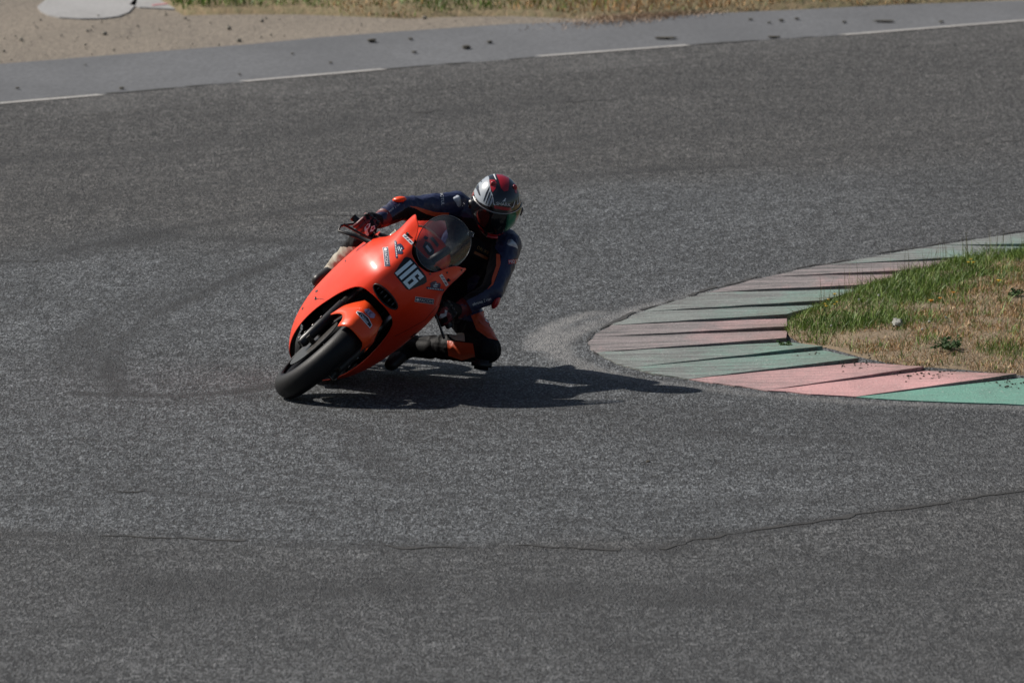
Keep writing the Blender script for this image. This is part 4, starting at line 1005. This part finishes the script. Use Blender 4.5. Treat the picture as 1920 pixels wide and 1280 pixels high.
for k in range(3): mb.capsule(PX(640+k*9, 488-k*11, .93-.04*k), PX(655+k*9, 500-k*11, .95-.04*k), .041, .036, 12)
fuse(mb, 'boot_shaft', [M['bleige']], rider, PB, .006, 2)
# gloves: palm, four bent fingers and thumb closed round the grip
def glove(side):
    s_ = side; b = MB()
    L = lambda x, y, z: sb(s_*(.300+x), .420+y, .826+z-.16*x)        # x outward along the grip
    wr = wristR if s_ < 0 else wristL
    kn = [L(-.032+.022*i, .012-.004*abs(i-1), .052) for i in range(4)]       # knuckles, index innermost
    b.capsule(wr, L(0, .05, .045), .034, .036, 16)
    for i, k in enumerate(kn):
        b.capsule(L(-.012+.008*i, .062, .045), k, .022, .0165, 12)
        ln = (.95, 1.05, 1.0, .85)[i]; x = -.036+.0235*i
        p1 = L(x, -.034*ln, .034); p2 = L(x, -.040*ln, -.004); p3 = L(x, -.016, -.028)
        b.capsule(k, p1, .0145, .0128, 12); b.capsule(p1, p2, .0128, .0118, 12); b.capsule(p2, p3, .0118, .0105, 12)
    b.capsule(L(-.045, .055, .02), L(-.062, .022, -.012), .019, .015, 12); b.capsule(L(-.062, .022, -.012), L(-.055, -.014, -.026), .014, .012, 12)
    g = fuse(b, 'glove', [M['rleather'], M['bleather']], rider, PB, .0042, 2)
    for p in g.data.polygons:
        q = g.data.vertices[p.vertices[0]].co+PB; lq = MW.inverted() @ q
        if lq.y > .415 or s_ > 0 and noise.noise(q*30) < .1 or (lq.z > .865 and noise.noise(q*40) > -.2): p.material_index = 1
    cf = MB(); dr = (wr-(elR if s_ < 0 else elL)).normalized()
    cf.tube([wr-dr*.050-PB, wr-dr*.025-PB, wr+dr*.005-PB, wr+dr*.02-PB], [.049, .044, .040, .034], 20); cf.build('cuff', M['rleather'], g)
    kp = MB()
    for i in range(4): kp.ball(kn[i]+ROT @ V((0, -.006, .010))-PB, (.011, .011, .009), n=10, m=8)
    kp.build('knuckle_guard', M['black'], g)
    return g
gR = glove(-1); gL = glove(1)
bpy.context.view_layer.update()
GR = bvh_of([gR]); GL_ = bvh_of([gL])
z6 = lambda pts: [(570+x/6.74, 350+y/6.74) for x, y in pts]
for P in ([(765, 520), (800, 470), (840, 465), (835, 500), (800, 545), (820, 600), (805, 625), (770, 590)], [(840, 540), (850, 500), (890, 490), (900, 525), (870, 560), (835, 570)]):
    decal('glove_print', [z6(P)], GR, M['white'], gR, .002)
for P in ([(780, 515), (805, 480), (826, 480), (815, 510), (795, 530)], [(853, 540), (862, 512), (886, 506), (886, 525), (868, 545)]):
    decal('glove_print', [z6(P)], GR, M['red'], gR, .0035)
decal('glove_print', [zz5([(870, 390), (900, 345), (950, 335), (955, 290), (985, 300), (975, 370), (900, 410)])], GL_, M['silver'], gL, .002)

# ---- helmet
HC = PX(930, 382, .80)
HR = Matrix.Rotation(R(7), 3, 'Z') @ Matrix.Rotation(R(9), 3, 'Y') @ Matrix.Rotation(R(19), 3, 'X')
def helm_pt(az, el, k=1.0):
    """az 0 = forward (-y), el up"""
    ce, se = math.cos(el), math.sin(el); x = .1275*ce*math.sin(az); y = -.152*ce*math.cos(az); z = .152*se
    fr = max(0, math.cos(az))*ce
    if se < 0:
        q = -se; z *= 1.08+.16*fr; x *= 1-.20*q*q-.10*fr*q; y *= 1+.10*q*fr
    return HR @ (V((x, y, z))*k)+HC-PB
def helm_patch(az0, az1, el0, el1, na, ne_, k):
    return [[helm_pt(az0+(az1-az0)*i/na, (el0+(el1-el0)*j/ne_), k) for j in range(ne_+1)] for i in range(na+1)]
rows = helm_patch(-math.pi, math.pi, R(-62), R(90), 96, 64, 1.0)
helmet = grid_mesh('helmet', rows, M['shell'], rider)
tag(helmet)
mb = MB(); mb.tube([helm_pt(-math.pi+2*math.pi*i/64, R(-62), .985) for i in range(65)], .009, 8, cap=False); mb.build('neck_roll', M['black'], helmet)
bpy.context.view_layer.update()
# visor: the band in front of the face
def vis(az): return R(5-9*(1-math.cos(az)))
rows = []
for i in range(61):
    az = R(-82+164*i/60); top = R(7)+R(5)*(1-math.cos(az))*1.4; bot = R(-36)+R(24)*(1-math.cos(az))**1.0
    rows.append([helm_pt(az, bot+(top-bot)*j/20, 1.022+.006*math.sin(math.pi*j/20)) for j in range(21)])
visor = grid_mesh('visor', rows, M['visor'], helmet, thick=.003)
mb = MB(); mb.tube([r_[-1]+V((0, -.001, 0)) for r_ in rows], .0022, 8); mb.build('visor_trim', M['steel'], helmet)
for sx in (-1, 1):
    mb = MB(); c = helm_pt(R(86)*sx, R(-6), 1.0); n_ = (c+PB-HC).normalized(); mb.tube([c, c+n_*.010, c+n_*.013], [.024, .022, .014], 20); mb.build('visor_pivot', M['black'], helmet)
mb = MB(); 
for i in range(9): mb.ball(helm_pt(R(-16+4*i), R(-47), 1.03), (.008, .008, .007), HR, 8, 6)
mb.build('chin_vent', M['hred'], helmet)
bpy.context.view_layer.update()
HB = bvh_of([helmet]); VB = bvh_of([visor])
def hd(name, pts, m, off=.0012):
    for p in pts: decal(name, [zz3(p)], HB, m, helmet, off)
for px, py in ((924, 346), (965.5, 353)):
    h = HB.ray_cast(CAM, ray(px, py)); c = h[0]-PB; n_ = h[1] if h[1].dot(FWD) < 0 else -h[1]
    mb = MB(); mb.ball(c-n_*.004, (.016, .010, .022), HR, 16, 12); v_ = mb.build('air_vent', M['hred'], helmet)
    mb = MB(); mb.ball(c+n_*.006, (.006, .005, .008), HR, 10, 8); mb.build('vent_opening', M['void'], helmet)
hd('helmet_graphic', [[(470, 400), (490, 300), (545, 215), (610, 170), (640, 165), (620, 220), (650, 262), (690, 232), (695, 300), (715, 420), (742, 470), (735, 560), (700, 620), (640, 605), (560, 555), (510, 490)],
                      [(955, 195), (1010, 240), (1065, 310), (1105, 400), (1108, 520), (1085, 590), (1060, 600), (1070, 470), (1072, 380), (1035, 300), (985, 250)]], M['hwhite'])
hd('helmet_graphic', [[(505, 350), (540, 320), (580, 480), (560, 470)], [(560, 290), (580, 260), (600, 300)], [(650, 440), (700, 345), (690, 400), (630, 540), (610, 560)], [(690, 440), (712, 410), (700, 470), (655, 590), (642, 585)], [(722, 470), (735, 480), (690, 610), (678, 605)], [(530, 300), (545, 285), (560, 380), (548, 360)],
                      [(1075, 470), (1085, 400), (1084, 560), (1072, 590)]], M['shell'], .0024)
hd('helmet_graphic', [[(695, 265), (762, 265), (788, 310), (778, 380), (738, 432), (708, 370)], [(765, 150), (905, 158), (955, 250), (958, 330), (942, 412), (890, 422), (850, 380), (815, 260)],
                      [(1015, 308), (1045, 302), (1068, 380), (1058, 455), (1030, 430), (1018, 370)], [(755, 605), (985, 640), (985, 672), (900, 672), (760, 645)]], M['hred'])
hd('helmet_graphic', [[(480, 820), (560, 870), (625, 950), (655, 1055), (600, 1020), (520, 930)], [(670, 965), (880, 960), (960, 970), (850, 1055), (700, 1040)]], M['hred'])
hd('helmet_graphic', [[(740, 500), (748, 500), (755, 580), (775, 603), (768, 608), (748, 590)], [(1028, 545), (1034, 550), (1012, 625), (988, 640), (985, 632), (1006, 618)], [(865, 555), (905, 512), (915, 515), (900, 545), (910, 555), (895, 553), (888, 540), (872, 558)],
                      [(700, 150), (712, 148), (760, 190), (790, 270), (775, 262), (745, 200)]], M['white'], .0024)
decal('helmet_lettering', text_px('SHARK', 820+880/7.11, 300+590/7.11, 26.5, 6, .95, bold=.0), HB, M['white'], helmet, .0034, 9)
hd('helmet_graphic', [[(455, 420), (492, 400), (495, 460), (470, 485)]], M['hred'], .003); hd('helmet_graphic', [[(452, 605), (480, 605), (480, 635), (455, 640)]], M['white'], .003)
decal('visor_reflection', [zz3([(935, 700), (1040, 692), (1052, 700), (1030, 840), (960, 930), (885, 975), (915, 850)])], VB, M['green'], helmet, .002)  # green reflection painted on the visor as a glossy patch
